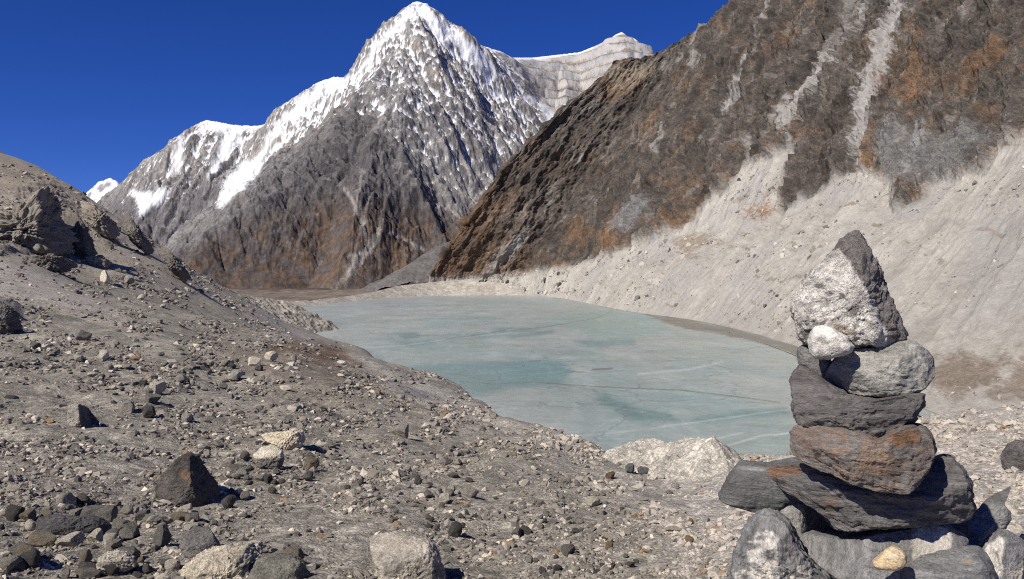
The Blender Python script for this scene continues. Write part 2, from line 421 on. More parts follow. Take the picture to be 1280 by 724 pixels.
G = np.moveaxis(cspline(np.moveaxis(G, 1, 0), NB, [.25, 1.1, 1.3, 1.3, 1.5, 1.5, 1.3]), 0, 0)   # (NB, NA, 3)
def normals(P):
    a = np.gradient(P, axis=1); b = np.gradient(P, axis=0)
    n = np.cross(a, b); n /= np.linalg.norm(n, axis=-1, keepdims=True) + 1e-9
    return n
N = normals(G); N = np.where((N[..., 1:2] * 0 + (N * G).sum(-1, keepdims=True)) > 0, -N, N)
pxw, pyw = fg_pix(G[..., 0], G[..., 1], G[..., 2])
# along-slope coordinates in metres
dA = np.linalg.norm(np.diff(G, axis=1), axis=-1); A = np.zeros(G.shape[:2]); A[:, 1:] = np.cumsum(dA, 1)
A = np.repeat(A[NB // 3][None], NB, 0)
dB = np.linalg.norm(np.diff(G, axis=0), axis=-1); B = np.zeros(G.shape[:2]); B[1:] = np.cumsum(dB, 0)
wp = 18 * fbm(pxw / 60, pyw / 45, None, 4, 61); wq = 18 * fbm(pxw / 60, pyw / 45, None, 4, 62)
hp = fbm(A / 9, B / 14, None, 4, 65, .8); hq = fbm(A / 9, B / 14, None, 4, 66, .8)
wp = wp + 9 * hp; wq = wq + 9 * hq
sx, sy = pxw + wp, pyw + wq
# scree (1) against cliff (0)
SCREE = [(520,345),(600,348),(640,344),(700,335),(745,322),(775,312),(815,298),(850,285),(880,262),(915,228),(938,205),(965,195),(995,182),(990,205),(968,238),
         (975,262),(1000,247),(1040,228),(1075,212),(1115,225),(1120,262),(1150,250),(1175,225),(1200,225),(1230,215),(1262,180),(1300,150),(1450,60),(1700,60),(2000,200),(2000,900),(1000,560),(700,400),(520,400)]
scree = sstep(7, -7, poly_sd(sx * .5 + pxw * .5, sy * .5 + pyw * .5, SCREE))
cliff = 1 - scree
rib = ridged((A + .25 * B) / 85 + .3 * fbm(A / 60, B / 60, None, 3, 168), B / 420, None, 4, 167, .55); rib2 = ridged((A - .1 * B) / 30, B / 160, None, 4, 169, .6)
g1 = ridged(A / 190 + .25 * fbm(A / 90, B / 90, None, 3, 70), B / 700, None, 5, 71, .55)
iso = fbm(G[..., 0] / 120, G[..., 1] / 120, G[..., 2] / 120, 6, 72, .58)
rdg = ridged(G[..., 0] / 70, G[..., 1] / 70, G[..., 2] / 45, 5, 73, .55)
dst = G[..., 1] / 1500
fs = sstep(.47, .28, np.arange(NA)[None] / NA)
hfw = fbm(G[..., 0] / 16, G[..., 1] / 16, G[..., 2] / 16, 5, 63, .78)
rd2 = ridged((G[..., 0] + .5 * G[..., 2]) / 26, G[..., 1] / 40, (G[..., 2] - .4 * G[..., 1]) / 14, 5, 64, .62)
edge = sstep(0, 60, NB - 1 - np.arange(NB))[:, None]
disp = cliff * (34 * (g1 - .5) + 34 * iso + 16 * (rdg - .5) * (1 - .6 * fs) + 3.0 * (rd2 - .5) * (1 - fs) + 1.8 * hfw + 38 * (rib - .5) + 6 * (rib2 - .5) + (1 - fs) * 4 * (ridged(A / 38, B / 20, None, 4, 172, .6) - .5) + fs * (90 * fbm(G[..., 0] / 260, G[..., 1] / 260, G[..., 2] / 260, 3, 173) + 40 * fbm(G[..., 0] / 75, G[..., 1] / 75, G[..., 2] / 75, 4, 174, .6))) * np.clip(dst, .35, 1.15) * (1 - .45 * sstep(.42, .25, np.arange(NA)[None] / NA))
g2 = ridged(A / 60 + .5 * fbm(A / 70, B / 110, None, 4, 182), B / 500, None, 4, 74, .5)
g3 = ridged(A / 22, B / 300, None, 3, 75, .5)
disp = disp + scree * ((g2 - .5) * 15 + (g3 - .5) * 2.5 + 5 * fbm(G[..., 0] / 60, G[..., 1] / 60, G[..., 2] / 60, 5, 76)) * np.clip(dst, .3, 1.1)
low = sstep(-.0, 35, G[..., 2] - LAKE)
disp = disp * (0.12 + .88 * low)
disp = disp + scree * hfw * .8 * low
GW = G + N * disp[..., None]
lap = disp - (np.roll(disp, 6, 0) + np.roll(disp, -6, 0) + np.roll(disp, 6, 1) + np.roll(disp, -6, 1)) / 4
# albedo
hf2 = fbm(A / 24, B / 15, None, 6, 170, .8) * (1 - fs) + fs * fbm(A / 18, B / 18, None, 6, 175, .8); hf3 = fbm((A + .5 * B) / 120, B / 60, None, 6, 171, .72)
rock = np.ones(G.shape, np.float32) * np.array([.088, .075, .064], np.float32)
v1 = fbm(A / 120, B / 260, None, 5, 80, .6); v2 = fbm(G[..., 0] / 30, G[..., 1] / 30, G[..., 2] / 30, 5, 81, .65); v3 = fbm(A / 25, B / 120, None, 4, 82, .6)
rock *= np.clip(1 + .6 * v1 + .55 * v2 + .45 * v3 + .6 * hf2 + .6 * hf3 + .3 * hfw, .3, 2.2)[..., None]
rock = mix(rock, (.20, .185, .165), .65 * sstep(.14, .38, v3 + .4 * v1 + .5 * hfw))
rock = mix(rock, (.17, .10, .055), .5 * sstep(.10, .32, v2 * .6 + fbm(A / 220, B / 160, None, 4, 84) + .9 * hf2 - .04 + .15 * sstep(260, 330, pyw) - .1 * (g1 - .5)))
rock = mix(rock, (.15, .085, .045), .55 * sstep(700, 560, pxw - (pyw - 300) * .3 + 60 * v1))
def wm(poly, soft=8, k=1.0): return k * sstep(soft, -soft, poly_sd(sx, sy, poly) + 30 * hf2 + 12 * hf3 + 8 * v3)
def wl(pts, wd, k=1.0, fr=.35): return k * sstep(wd * 1.4, wd * .3, line_d(pxw + fr * wp, pyw + fr * wq, pts) + wd * (1.6 * v3 + 2.4 * hf2))
PG = (.33, .315, .295)
for pts, wd, k in [([(1088,-20),(1075,15),(1050,55),(1035,95),(1020,122),(1000,140),(985,160)], 9, .9), ([(1130,-20),(1120,30),(1108,75),(1098,95),(1085,130),(1075,170),(1070,200)], 10, .95),
                   ([(1060,-10),(1045,40),(1020,100)], 6, .4),
                   ([(960,50),(940,75),(930,105),(905,130)], 3, .8), ([(905,130),(885,165),(878,180)], 4, .9), ([(938,170),(940,215)], 3, .5),
                   ([(835,160),(828,195)], 4, .6), ([(985,190),(1000,150),(1005,130)], 4, .6), ([(960,-5),(955,25)], 3, .7), ([(872,70),(868,85)], 4, .6), ([(888,20),(870,50),(850,72),(830,84)], 5, .6),
                   ([(768,85),(740,140)], 2, .3), ([(725,195),(718,215)], 2.5, .6), ([(650,300),(630,320),(610,340)], 9, .55), ([(655,290),(640,312)], 5, .5), ([(1155,160),(1145,195),(1140,215)], 7, .7)]:
    rock = mix(rock, PG, wl(pts, wd, k))
rock = mix(rock, (.042, .037, .034), .62 * sstep(.62, .82, ridged(A / 62 + .35 * fbm(A / 70, B / 90, None, 4, 181), B / 520, None, 3, 180) + .25 * hf2 + .15 * v1))
OR = (.19, .108, .055)
for poly, k in [([(1140,30),(1150,40),(1158,80),(1152,115),(1140,130),(1125,130),(1110,115),(1130,110),(1145,90)], .75), ([(1200,80),(1270,55),(1275,75),(1215,90)], .6), ([(1080,200),(1090,160),(1098,175),(1090,225),(1075,230)], .7),
                ([(830,290),(860,265),(880,255),(870,275),(825,298)], .9), ([(835,235),(870,215),(880,225),(850,250)], .6), ([(780,300),(770,280),(740,290),(745,315),(770,308)], .75), ([(700,285),(730,270),(740,290),(715,305)], .5),
                ([(755,95),(790,85),(800,100),(770,118),(750,115)], .6), ([(1220,150),(1250,140),(1245,160)], .5), ([(560,290),(600,270),(650,230),(660,240),(600,300)], .35)]:
    rock = mix(rock, OR, wm(poly, 9, k) * (.5 + .5 * sstep(-.2, .2, v2)))
rock = mix(rock, (.20,.20,.195), wm([(1110,165),(1200,160),(1260,170),(1200,225),(1130,240),(1100,230)], 12, .55))
rock = mix(rock, (.19,.19,.19), wm([(790,250),(810,245),(815,270),(790,285),(770,290)], 6, .7))
rock = mix(rock, (.3,.255,.19), wm([(765,85),(800,75),(812,85),(795,105),(770,110)], 5, .5))
scr = np.ones(G.shape, np.float32) * np.array([.39, .366, .323], np.float32)
scr *= (1 + .35 * hf2 + .25 * hf3 + .20 * fbm(A / 60, B / 240, None, 5, 85) + .18 * v2 + .20 * (g2 - .55))[..., None]
scr = mix(scr, (.34, .325, .30), .7 * sstep(.0, .25, fbm(A / 170, B / 260, None, 3, 86)))
scr = mix(scr, (.235, .20, .16), .8 * sstep(.22, .34, fbm(A / 120, B / 40, None, 6, 87, .65)))
scr = mix(scr, (.19, .14, .10), wm([(1150,478),(1170,450),(1215,445),(1265,450),(1240,480),(1190,500)], 8, .75))
scr = mix(scr, (.19, .14, .10), wm([(1235,495),(1290,440),(1300,500)], 8, .65))
scr = mix(scr, (.24,.13,.065), wm([(930,268),(958,240),(962,248),(940,275)], 3, .7)); scr = mix(scr, (.24,.13,.065), wm([(945,272),(967,243),(968,255),(955,270)], 3, .7))
scr = mix(scr, (.21,.15,.10), wm([(838,305),(885,290),(900,300),(860,318)], 5, .6))
scr = mix(scr, (.28,.27,.255), wm([(590,345),(700,330),(660,300),(600,340)], 8, .5))
scr = mix(scr, (.17,.13,.105), wm([(735,318),(800,285),(805,293),(760,320)], 5, .75))
wcol = rock + (scr - rock) * scree[..., None]
m_wall = terrain_mat('valley_wall_rock', [0.045, 0.2, .8], .52, .55, 1.6, pale=(.12, .26, .28), nrough=.75, ndet=6)
structure(grid_mesh('mountain_wall', GW, m_wall, np.clip(wcol, .03, .75)))

# ------------------------------------------------------------------ the peak and the snow range: ridges as tents
def zt(px, py, Y): return pt(px, py, Y)
SKY = [(40,420,8300),(90,330,8200),(140,240,8000),(160,226,7900),(180,213,7800),(200,190,7700),(222,172,7600),(240,160,7500),(258,150,7400),(275,153,7350),(290,156,7300),(310,157,7200),(325,157,7150),(340,153,7050),(350,148,7000),(360,132,6900),(370,121,6800),(385,113,6700),(400,102,6600),(418,96,6500),(435,97,6400),(455,84,6200),(462,70,6150),(470,58,6100),(480,48,6080),(490,38,6050),(500,22,6020),(512,10,6000),(520,2,6000),
       (530,3,6020),(541,12,6050),(560,30,6120),(575,42,6200),(592,54,6300),(605,58,6450),(625,64,6600),(640,72,6750),(665,72,7000),(700,68,7200),(725,65,7250),(745,57,7200),(762,49,7100),(770,43,7050),(777,40,7000),(785,47,6980),(792,48,6950),(800,56,6920),(812,68,6900),(840,110,6800),(880,160,6700)]
BUT = [(480,82,5050),(470,97,4900),(455,120,4760),(440,135,4640),(430,148,4560),(412,154,4480),(395,172,4380),(378,192,4240),(360,210,4120),(340,228,4000),(320,236,3920),(302,250,3850),(294,262,3780),(285,276,3700),(272,288,3650),(255,294,3580),(225,312,3500),(190,350,3400),(150,400,3300)]
RIBS = [[(512,14,5900),(517,40,5480),(530,62,5200),(550,95,4850),(580,135,4480),(612,180,4130),(645,225,3850),(670,260,3700)],
        [(480,82,5050),(500,110,4720),(525,150,4380),(550,190,4050),(580,240,3740),(605,280,3500),(640,340,3300)],
        [(560,30,6000),(590,70,5150),(625,110,4720),(665,150,4380),(700,190,4050)],
        [(430,148,4560),(440,185,4180),(440,230,3800),(425,280,3480),(400,330,3250),(390,375,3150)],
        [(500,110,4720),(500,160,4270),(505,210,3880),(525,265,3560),(545,305,3400),(560,350,3300)],
        [(360,210,4120),(370,250,3720),(350,300,3400),(330,350,3200)],
        [(302,250,3850),(310,290,3500),(290,340,3200)],
        [(258,150,7400),(262,180,6900),(255,215,6500),(235,250,6150),(225,280,5900)],
        [(222,172,7600),(205,205,7000),(180,235,6700),(165,260,6500)],
        [(350,148,7000),(335,180,6600),(318,210,6350)]]
KS = [.74, .92] + [1.15] * 7 + [.95] * 3
KB = [1.2, .92] + [1.15] * 10
um = np.linspace(-0.62, 0.26, 1120)
ym = np.exp(np.linspace(math.log(2950), math.log(8600), 620))
YM = ym[:, None] * np.ones_like(um)[None]; XM = um[None] * YM
Zm = np.full(XM.shape, -1e9); Dm = np.full(XM.shape, 1e9); idm = np.zeros(XM.shape, int)
wx_ = 90 * fbm(XM / 500, YM / 500, None, 3, 90); wy_ = 90 * fbm(XM / 500 + 7, YM / 500, None, 3, 91)
for i, line in enumerate([SKY, BUT]):
    Q = np.array([zt(*p) for p in line])
    zi = np.full(XM.shape, -1e9); di = np.full(XM.shape, 1e9)
    for a, b in zip(Q[:-1], Q[1:]):
        e = b[:2] - a[:2]
        # warp fades to nothing at the crest itself
        ax, ay = XM - a[0], YM - a[1]
        t = np.clip((ax * e[0] + ay * e[1]) / (e @ e), 0, 1)
        dd = np.hypot(ax - e[0] * t, ay - e[1] * t)
        f_ = sstep(0, 500, dd)
        ax, ay = ax + wx_ * f_, ay + wy_ * f_
        t = np.clip((ax * e[0] + ay * e[1]) / (e @ e), 0, 1)
        dx, dy = ax - e[0] * t, ay - e[1] * t
        dd = np.hypot(dx, dy)
        k = np.where(dy > 0, KB[i], KS[i]) * (1 + 1.25 * np.clip(np.where(dx < 0, -dx, .75 * dx) / (dd + 1), 0, 1) * sstep(100, 500, dd)) if i == 0 else KS[i]
        z = a[2] + (b[2] - a[2]) * t - k * dd
        u_ = z > zi; zi = np.where(u_, z, zi); di = np.where(u_, dd, di)
    hm = zi > Zm
    Zm = np.where(hm, zi, Zm); Dm = np.where(hm, di, Dm); idm = np.where(hm, i, idm)
# ribs stand on that surface: their plan positions are where the sight lines meet it
PYm = np.minimum.accumulate(HZ - Zm / YM * F, axis=0)
for line, h_, w_ in zip(RIBS, [95, 70, 70, 80, 75, 60, 60, 80, 80, 70], [230, 200, 200, 240, 220, 180, 180, 230, 230, 200]):
    Q = []
    for (p, q, _) in line:
        ci = int(np.clip(np.searchsorted(um, (p - 640) / F), 0, len(um) - 1)); ri = min(int(np.argmax(PYm[:, ci] <= q)), len(ym) - 1)
        Q.append((XM[ri, ci], YM[ri, ci]))
    Q = np.array(Q); best = np.full(XM.shape, 0.0); nseg = len(Q) - 1
    for k_, (a, b) in enumerate(zip(Q[:-1], Q[1:])):
        e = b - a; ax, ay = XM + .5 * wx_ - a[0], YM + .5 * wy_ - a[1]
        t = np.clip((ax * e[0] + ay * e[1]) / (e @ e + 1e-6), 0, 1)
        dd = np.hypot(ax - e[0] * t, ay - e[1] * t); s_ = (k_ + t) / nseg
        best = np.maximum(best, h_ * np.minimum(1, 5 * s_) * np.minimum(1, 2.2 * (1 - s_)) * np.clip(1 - dd / w_, 0, 1))
    Zm = Zm + best
# flutes run down the fall line: down-right under the right shoulder, down-left on the left
gsk = np.interp(um, [-.5, -.36, -.24, -.17, -.11, .3], [-.36, -.33, -.15, .2, .62, .62])[None] * np.ones_like(YM)
cc = XM + gsk * (YM - 5000)
cw = cc + 70 * fbm(XM / 220, YM / 220, None, 4, 92)
fl1 = ridged(cw / 340, YM / 1300, None, 2, 93); fl2 = ridged(cw / 135, YM / 420, None, 4, 94, .55); fl3 = ridged(cw / 52, YM / 150, None, 3, 95, .6)
amp = sstep(0, 260, Dm)
base_fade = sstep(-120, 200, Zm)
iso = fbm(XM / 160, YM / 160, Zm / 160, 6, 96, .58)
hw0 = sstep(.0, .02, um[None] - (-.03)) * sstep(6000, 6300, YM) * (Zm > 700)
dz = amp * base_fade * ((70 * (fl1 - .6) + 34 * (fl2 - .55) + 14 * (fl3 - .55)) * (1 - .85 * hw0) + 75 * iso * (1 - .5 * hw0)) + 26 * (1 - .9 * hw0) * (ridged(XM / 60, YM / 60, None, 4, 97) - .5) * sstep(0, 60, Dm + 22) * base_fade
# the headwall of the cirque is stepped in flat beds
Zs = Zm + dz
hw = sstep(.0, .02, um[None] - (-.03)) * sstep(6300, 6500, YM) * (Zs > 900)
bed = (Zs - 60 * um[None]) / 95.0
bed = bed + .35 * fbm(XM / 400, YM / 400, Zs / 200, 4, 99)
Zs = Zs + hw * 26 * np.sin(2 * np.pi * bed) * sstep(0, 80, Dm) * (.6 + 1.2 * fbm(XM / 200, YM / 200, None, 3, 89))
Zs = np.maximum(Zs, -52 + 14 * fbm(XM / 200, YM / 200, None, 4, 98))
PM = np.stack([XM, YM, Zs], -1)
nm = normals(PM); nm = np.where(nm[..., 2:3] < 0, -nm, nm)
def blur(a, k):
    for ax in (0, 1):
        cs = np.cumsum(np.pad(a, [(k + 1, k) if q == ax else (0, 0) for q in (0, 1)], mode='edge'), axis=ax)
        a = (np.take(cs, np.arange(2 * k + 1, cs.shape[ax]), ax) - np.take(cs, np.arange(0, cs.shape[ax] - 2 * k - 1), ax)) / (2 * k + 1)
    return a
gul = blur(Zs, 4) - Zs; gul2 = blur(Zs, 10) - Zs
pxm, pym = fg_pix(XM, YM, Zs)
r1 = fbm(cw / 90, YM / 500, None, 5, 100, .6); r2 = fbm(XM / 45, YM / 45, Zs / 45, 5, 101, .62); r3 = fbm(cw / 34, YM / 110, None, 4, 102, .65)
hf = fbm(XM / 40, YM / 40, Zs / 40, 5, 120, .75); st = fbm(cw / 36, YM / 170, None, 5, 121, .72) * (1 - .75 * hw0); st2 = fbm(cw / 85, YM / 300, None, 5, 122, .65)
left = sstep(5300, 5700, YM) * sstep(-.17, -.21, um[None] + 0 * YM)          # the snow range behind the buttress
pj = pxm + 26 * r1 + 14 * hf; qj = pym + 22 * r2 + 14 * hf
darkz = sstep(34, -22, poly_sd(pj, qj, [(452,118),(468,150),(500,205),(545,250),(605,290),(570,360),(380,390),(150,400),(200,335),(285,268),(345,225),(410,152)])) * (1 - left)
rk = np.ones(PM.shape, np.float32) * np.array([.26, .247, .235], np.float32)
rk = mix(rk, (.10, .097, .105), sstep(.12, -.25, st2 + .5 * hf) * .75)
rk *= (1 + .55 * hf + .35 * r2 + .3 * st)[..., None]
rk = mix(rk, (.33, .28, .22), .55 * sstep(.1, .4, fbm(XM / 300, YM / 300, Zs / 150, 4, 103)) * sstep(500, 1000, Zs))
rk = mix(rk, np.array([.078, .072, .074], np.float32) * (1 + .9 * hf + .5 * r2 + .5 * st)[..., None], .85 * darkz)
lowl = left * sstep(900, 450, Zs + 220 * r1 + 100 * hf)
rk = mix(rk, np.array([.12, .112, .12], np.float32) * (1 + .7 * hf + .4 * st)[..., None], .85 * lowl)
rk = mix(rk, (.24, .225, .215), .6 * lowl * sstep(.05, .25, st + .3 * r1))
veg = sstep(30, -22, poly_sd(pj, qj, [(215,335),(300,300),(400,262),(470,262),(540,275),(610,290),(570,360),(380,390),(200,370)])) * (1 - left)
rk = mix(rk, np.array([.105, .070, .048], np.float32) * (1 + .5 * hf)[..., None], .8 * veg * sstep(-.32, .12, r2 + .5 * r1 + .4 * hf))
rk = mix(rk, (.15, .09, .05), .4 * veg * sstep(.10, .32, fbm(XM / 90, YM / 90, None, 4, 105) + .3 * hf))
rk = mix(rk, (.23, .215, .205), .55 * darkz * sstep(.22, .42, st + .3 * hf) * sstep(-50, 300, Zs))
shoulder = sstep(10, -10, poly_sd(pxm + 8 * hf, pym + 8 * hf, [(400,100),(436,95),(455,84),(474,84),(455,116),(425,148),(395,168),(350,192),(335,196),(352,160)]))
cov = -.20 * shoulder + np.interp(Zs + 150 * r1, [250, 450, 800, 1300, 1900], [.55, .30, .10, .0, -.14])
snow = sstep(-.04, .08, .55 * st + .60 * hf + .016 * np.clip(gul, -10, 10) + .007 * gul2 + .35 * (nm[..., 2] - .60) - cov - .05 - .28 * darkz - .16 * left * sstep(1100, 700, Zs))
pw = pxm + 9 * fbm(pxm / 22, pym / 22, None, 4, 106); qw = pym + 9 * fbm(pxm / 22 + 5, pym / 22, None, 4, 107)
def pm(poly, soft=4, k=1.0): return k * sstep(soft, -soft, poly_sd(pw, qw, poly) + 9 * r3 * (1 - hw0) + 7 * hf)
for poly, k in [([(160,240),(190,238),(213,236),(205,250),(185,268),(172,268),(168,252)], 1), ([(288,215),(310,200),(328,205),(318,222),(290,245),(275,262),(276,240)], 1), ([(280,160),(308,158),(300,178),(280,200),(262,222),(262,210),(276,185)], 1),
                ([(345,152),(352,160),(335,190),(318,210),(310,205),(330,180)], .95), ([(225,172),(232,172),(222,215),(215,215)], .9), ([(250,152),(290,156),(285,166),(262,160),(248,170)], .9),
                ([(655,120),(690,125),(715,148),(712,155),(680,140)], 1), ([(680,140),(712,152),(695,175),(685,165)], .95), ([(520,0),(560,28),(600,60),(630,95),(600,85),(570,60),(535,35)], .95), ([(512,8),(530,3),(545,20),(525,22),(500,28),(480,52),(462,82),(450,88),(470,55),(495,28)], .95),
                ([(400,103),(436,96),(420,112),(395,128),(365,150),(352,152),(372,122)], .8)]:
    snow = np.maximum(snow, pm(poly, 4, k))
crest = sstep(130 - 60 * hw, 20, Dm + 60 * (r3 * (1 - hw) + .6 * r2 * hw)) * (idm == 0) * sstep(900, 1250, Zs + 150 * r2)
snow = snow * (1 - .9 * hw)
snow = np.maximum(snow, .95 * crest)
strat = hw * sstep(.1, .5, np.sin(2 * np.pi * bed + 1.4 + 2 * r2) + .9 * hf + .6 * r2) * .38
bc = np.sin(2 * np.pi * bed * .73 + 2 * r1) + .8 * np.sin(2 * np.pi * bed * 1.9 + 3 * r2) + 1.2 * hf
rk = mix(rk, np.array([.235, .195, .15], np.float32) * (1 + .6 * hf)[..., None], hw * .9)
rk = mix(rk, (.10, .095, .095), hw * .85 * sstep(.1, 1.0, bc))
snow = np.maximum(snow, strat)
snow = snow * (1 - .75 * sstep(8, -8, poly_sd(pw, qw, [(120,262),(165,262),(200,275),(260,262),(290,270),(240,320),(150,330)])))
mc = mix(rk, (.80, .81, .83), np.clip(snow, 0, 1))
FAN = (.27, .245, .22)
mc = mix(mc, FAN, pm([(475,287),(478,297),(455,325),(420,365),(415,363),(440,325),(462,298)], 3, .85))
mc = mix(mc, FAN, sstep(3, 1, line_d(pw, qw, [(455,215),(448,255),(456,275),(460,300)])) * .5)
for pts in [[(540,255),(575,270),(598,285),(585,300)], [(575,240),(600,262),(598,278)], [(600,205),(625,240)], [(430,235),(445,262),(455,280)], [(485,290),(510,300),(530,313)], [(610,210),(640,250),(660,262)]]:
    mc = mix(mc, (.34, .31, .285), sstep(3.2, .8, line_d(pw, qw, pts)) * .7)
mc = mix(mc, (.125, .118, .112), pm([(506,345),(550,305),(572,302),(565,345),(520,350)], 4, .85))
mc = mix(mc, (.36, .335, .30), pm([(482,352),(520,340),(555,335),(550,350),(505,350)], 3, .85))
m_peak = terrain_mat('peak_rock_and_snow', [0.018, 0.07], .45, .6, 7.0, pale=(.20, .45, .12), nrough=.75, ndet=6)
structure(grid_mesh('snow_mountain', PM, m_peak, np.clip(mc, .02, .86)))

def tent_ridge(name, pts, k1, k2, nx, ny, margin, colr, mat, n1, n2, flute=0.0):
    Q = np.array([zt(*p) for p in pts]); lo = Q.min(0) - margin; hi = Q.max(0) + margin
    X_, Y_ = np.meshgrid(np.linspace(lo[0], hi[0], nx), np.linspace(lo[1], hi[1], ny)); Z_ = np.full(X_.shape, -1e9); D_ = np.zeros(X_.shape)
    for a, b in zip(Q[:-1], Q[1:]):
        e = b[:2] - a[:2]; t = np.clip(((X_ - a[0]) * e[0] + (Y_ - a[1]) * e[1]) / (e @ e), 0, 1)
        d_ = np.hypot(X_ - a[0] - e[0] * t, Y_ - a[1] - e[1] * t)
        sd_ = np.sign(e[0] * (Y_ - a[1]) - e[1] * (X_ - a[0])); z_ = a[2] + (b[2] - a[2]) * t - np.where(sd_ > 0, k2, k1) * d_
        u_ = z_ > Z_; Z_ = np.where(u_, z_, Z_); D_ = np.where(u_, d_, D_)
    s1 = margin / 2.2
    Z_ = Z_ + n1 * fbm(X_ / s1, Y_ / s1, None, 5, 130, .45) + n2 * (ridged(X_ / s1 * 2, Y_ / s1 * 2, None, 4, 131) - .5) * sstep(0, s1, D_ + .3 * s1)
    Z_ = Z_ + .16 * (n1 + n2) * fbm(X_ / s1 * 7, Y_ / s1 * 7, None, 4, 133, .6)
    Z_ = np.maximum(Z_, LAKE - 14)
    c_ = np.ones(X_.shape + (3,), np.float32) * np.array(colr, np.float32)
    c_ *= (1 + .45 * fbm(X_ / s1 * 2, Y_ / s1 * 2, Z_ / s1 * 2, 4, 132, .6))[..., None]
    return structure(grid_mesh(name, np.stack([X_, Y_, Z_], -1), mat, np.clip(c_, .02, .7)))
tent_ridge('lakeside_bank', [(225,338,640),(262,352,760),(285,362,830),(310,369,880),(335,373,920),(352,376,935),(365,379,945),(378,385,955),(388,393,960),(394,402,965),(399,412,968)], .62, .62, 420, 420, 70, (.33, .30, .255), m_far, 6.0, 5.0)
FM = [(280,378,1450),(350,377,1620),(388,376,1760),(430,371,2060),(470,365,2380),(500,357,2560),(545,352,2700),(600,348,2760),(640,346,2780)]
tent_ridge('far_moraine', FM, .42, .3, 560, 300, 80, (.40, .37, .32), m_far, 2.5, 1.5)
uf = np.linspace(-.40, -.02, 260); vf = np.linspace(0, 1, 160)
Q = np.array([zt(*p) for p in FM]); y0f = np.interp(uf, Q[:, 0] / Q[:, 1], Q[:, 1]) + 1
YF = y0f[None] + (3150 - y0f[None]) * vf[:, None]; XF = uf[None] * YF
zc = np.interp(uf, Q[:, 0] / Q[:, 1], Q[:, 2])[None] - 2
ZF = zc + (np.maximum(-51, zc - 3) - zc) * sstep(0, .25, vf[:, None]) + 9 * sstep(0, .1, vf[:, None]) * fbm(XF / 120, YF / 120, None, 5, 150)
cf = np.ones(XF.shape + (3,), np.float32) * np.array([.165, .135, .11], np.float32) * (1 + .9 * fbm(XF / 50, YF / 90, None, 5, 151, .65))[..., None]
structure(grid_mesh('valley_floor', np.stack([XF, YF, ZF], -1), m_far, cf))
tent_ridge('valley_moraine', [(480,364,3000),(502,354,3000),(522,336,3050),(548,308,3100),(568,300,3150),(600,300,3200)], .5, .6, 260, 200, 150, (.125, .118, .112), m_far, 8.0, 6.0)

tent_ridge('gravel_bank', [(720,600,22),(752,572,23.5),(780,556,24),(802,549,24),(835,553,23.6),(858,546,23),(873,543,22.6),(892,546,22),(906,566,21.4),(914,600,19.5)], .50, .8, 400, 340, 4.2, (.42, .39, .335), m_gravel, .22, .30)

# small far summit behind the snow range
SM = np.array([zt(*p) for p in [(90,260,11000),(115,236,11000),(125,226,11000),(138,223,11000),(146,227,11000),(152,236,11000),(158,224,11200),(173,208,11400),(180,214,11400),(195,240,11400),(240,280,11400)]])
xs = np.linspace(-6200, -4000, 160); ys = np.linspace(9800, 12000, 90)
XS, YS = np.meshgrid(xs, ys)
ZS = np.full(XS.shape, -1e9)
for a, b in zip(SM[:-1], SM[1:]):
    e = b[:2] - a[:2]; t = np.clip(((XS - a[0]) * e[0] + (YS - a[1]) * e[1]) / (e @ e), 0, 1)
    ZS = np.maximum(ZS, a[2] + (b[2] - a[2]) * t - 1.1 * np.hypot(XS - a[0] - e[0] * t, YS - a[1] - e[1] * t))
ZS += 55 * fbm(XS / 160, YS / 160, None, 4, 110)
cs = np.ones(XS.shape + (3,), np.float32) * np.array([.28, .27, .28], np.float32)
cs = mix(cs, (.8, .81, .83), sstep(-.15, .15, fbm(XS / 120, YS / 120, ZS / 120, 4, 111) + .05))
structure(grid_mesh('far_mountain', np.stack([XS, YS, ZS], -1), m_peak, cs))

# ================================================================== ROCKS
PYrun = np.minimum.accumulate(HZ - Zg / Yg * F, axis=0)
YCOL = np.exp(LY)
def hit(px, py):
    """distance along the sight line at which it meets the moraine (nan: misses)"""
    px = np.atleast_1d(px).astype(float); py = np.atleast_1d(py).astype(float)
    ci = np.clip(np.rint(((px - 640) / F - U[0]) / (U[1] - U[0])).astype(int), 0, len(U) - 1)
    out = np.full(px.shape, np.nan)
    for cidx in np.unique(ci):
        m_ = ci == cidx; colr = PYrun[:, cidx]
        k = np.searchsorted(-colr, -py[m_]); ok = (k < len(colr)) & (k > 0); kk = np.clip(k, 1, len(colr) - 1)
        a, b = colr[kk - 1], colr[kk]; f = np.clip((a - py[m_]) / np.maximum(a - b, 1e-6), 0, 1)
        out[m_] = np.where(ok, np.exp(LY[kk - 1] + f * (LY[kk] - LY[kk - 1])), np.nan)
    return out
def ground_z(X, Y):
    fi = np.clip((X / Y - U[0]) / (U[1] - U[0]), 0, len(U) - 1.001); fj = np.clip(np.interp(np.log(Y), LY, np.arange(len(LY))), 0, len(LY) - 1.001)
    i, j = fi.astype(int), fj.astype(int); a, b = fi - i, fj - j
    return (Zg[j, i] * (1 - a) + Zg[j, i + 1] * a) * (1 - b) + (Zg[j + 1, i] * (1 - a) + Zg[j + 1, i + 1] * a) * b

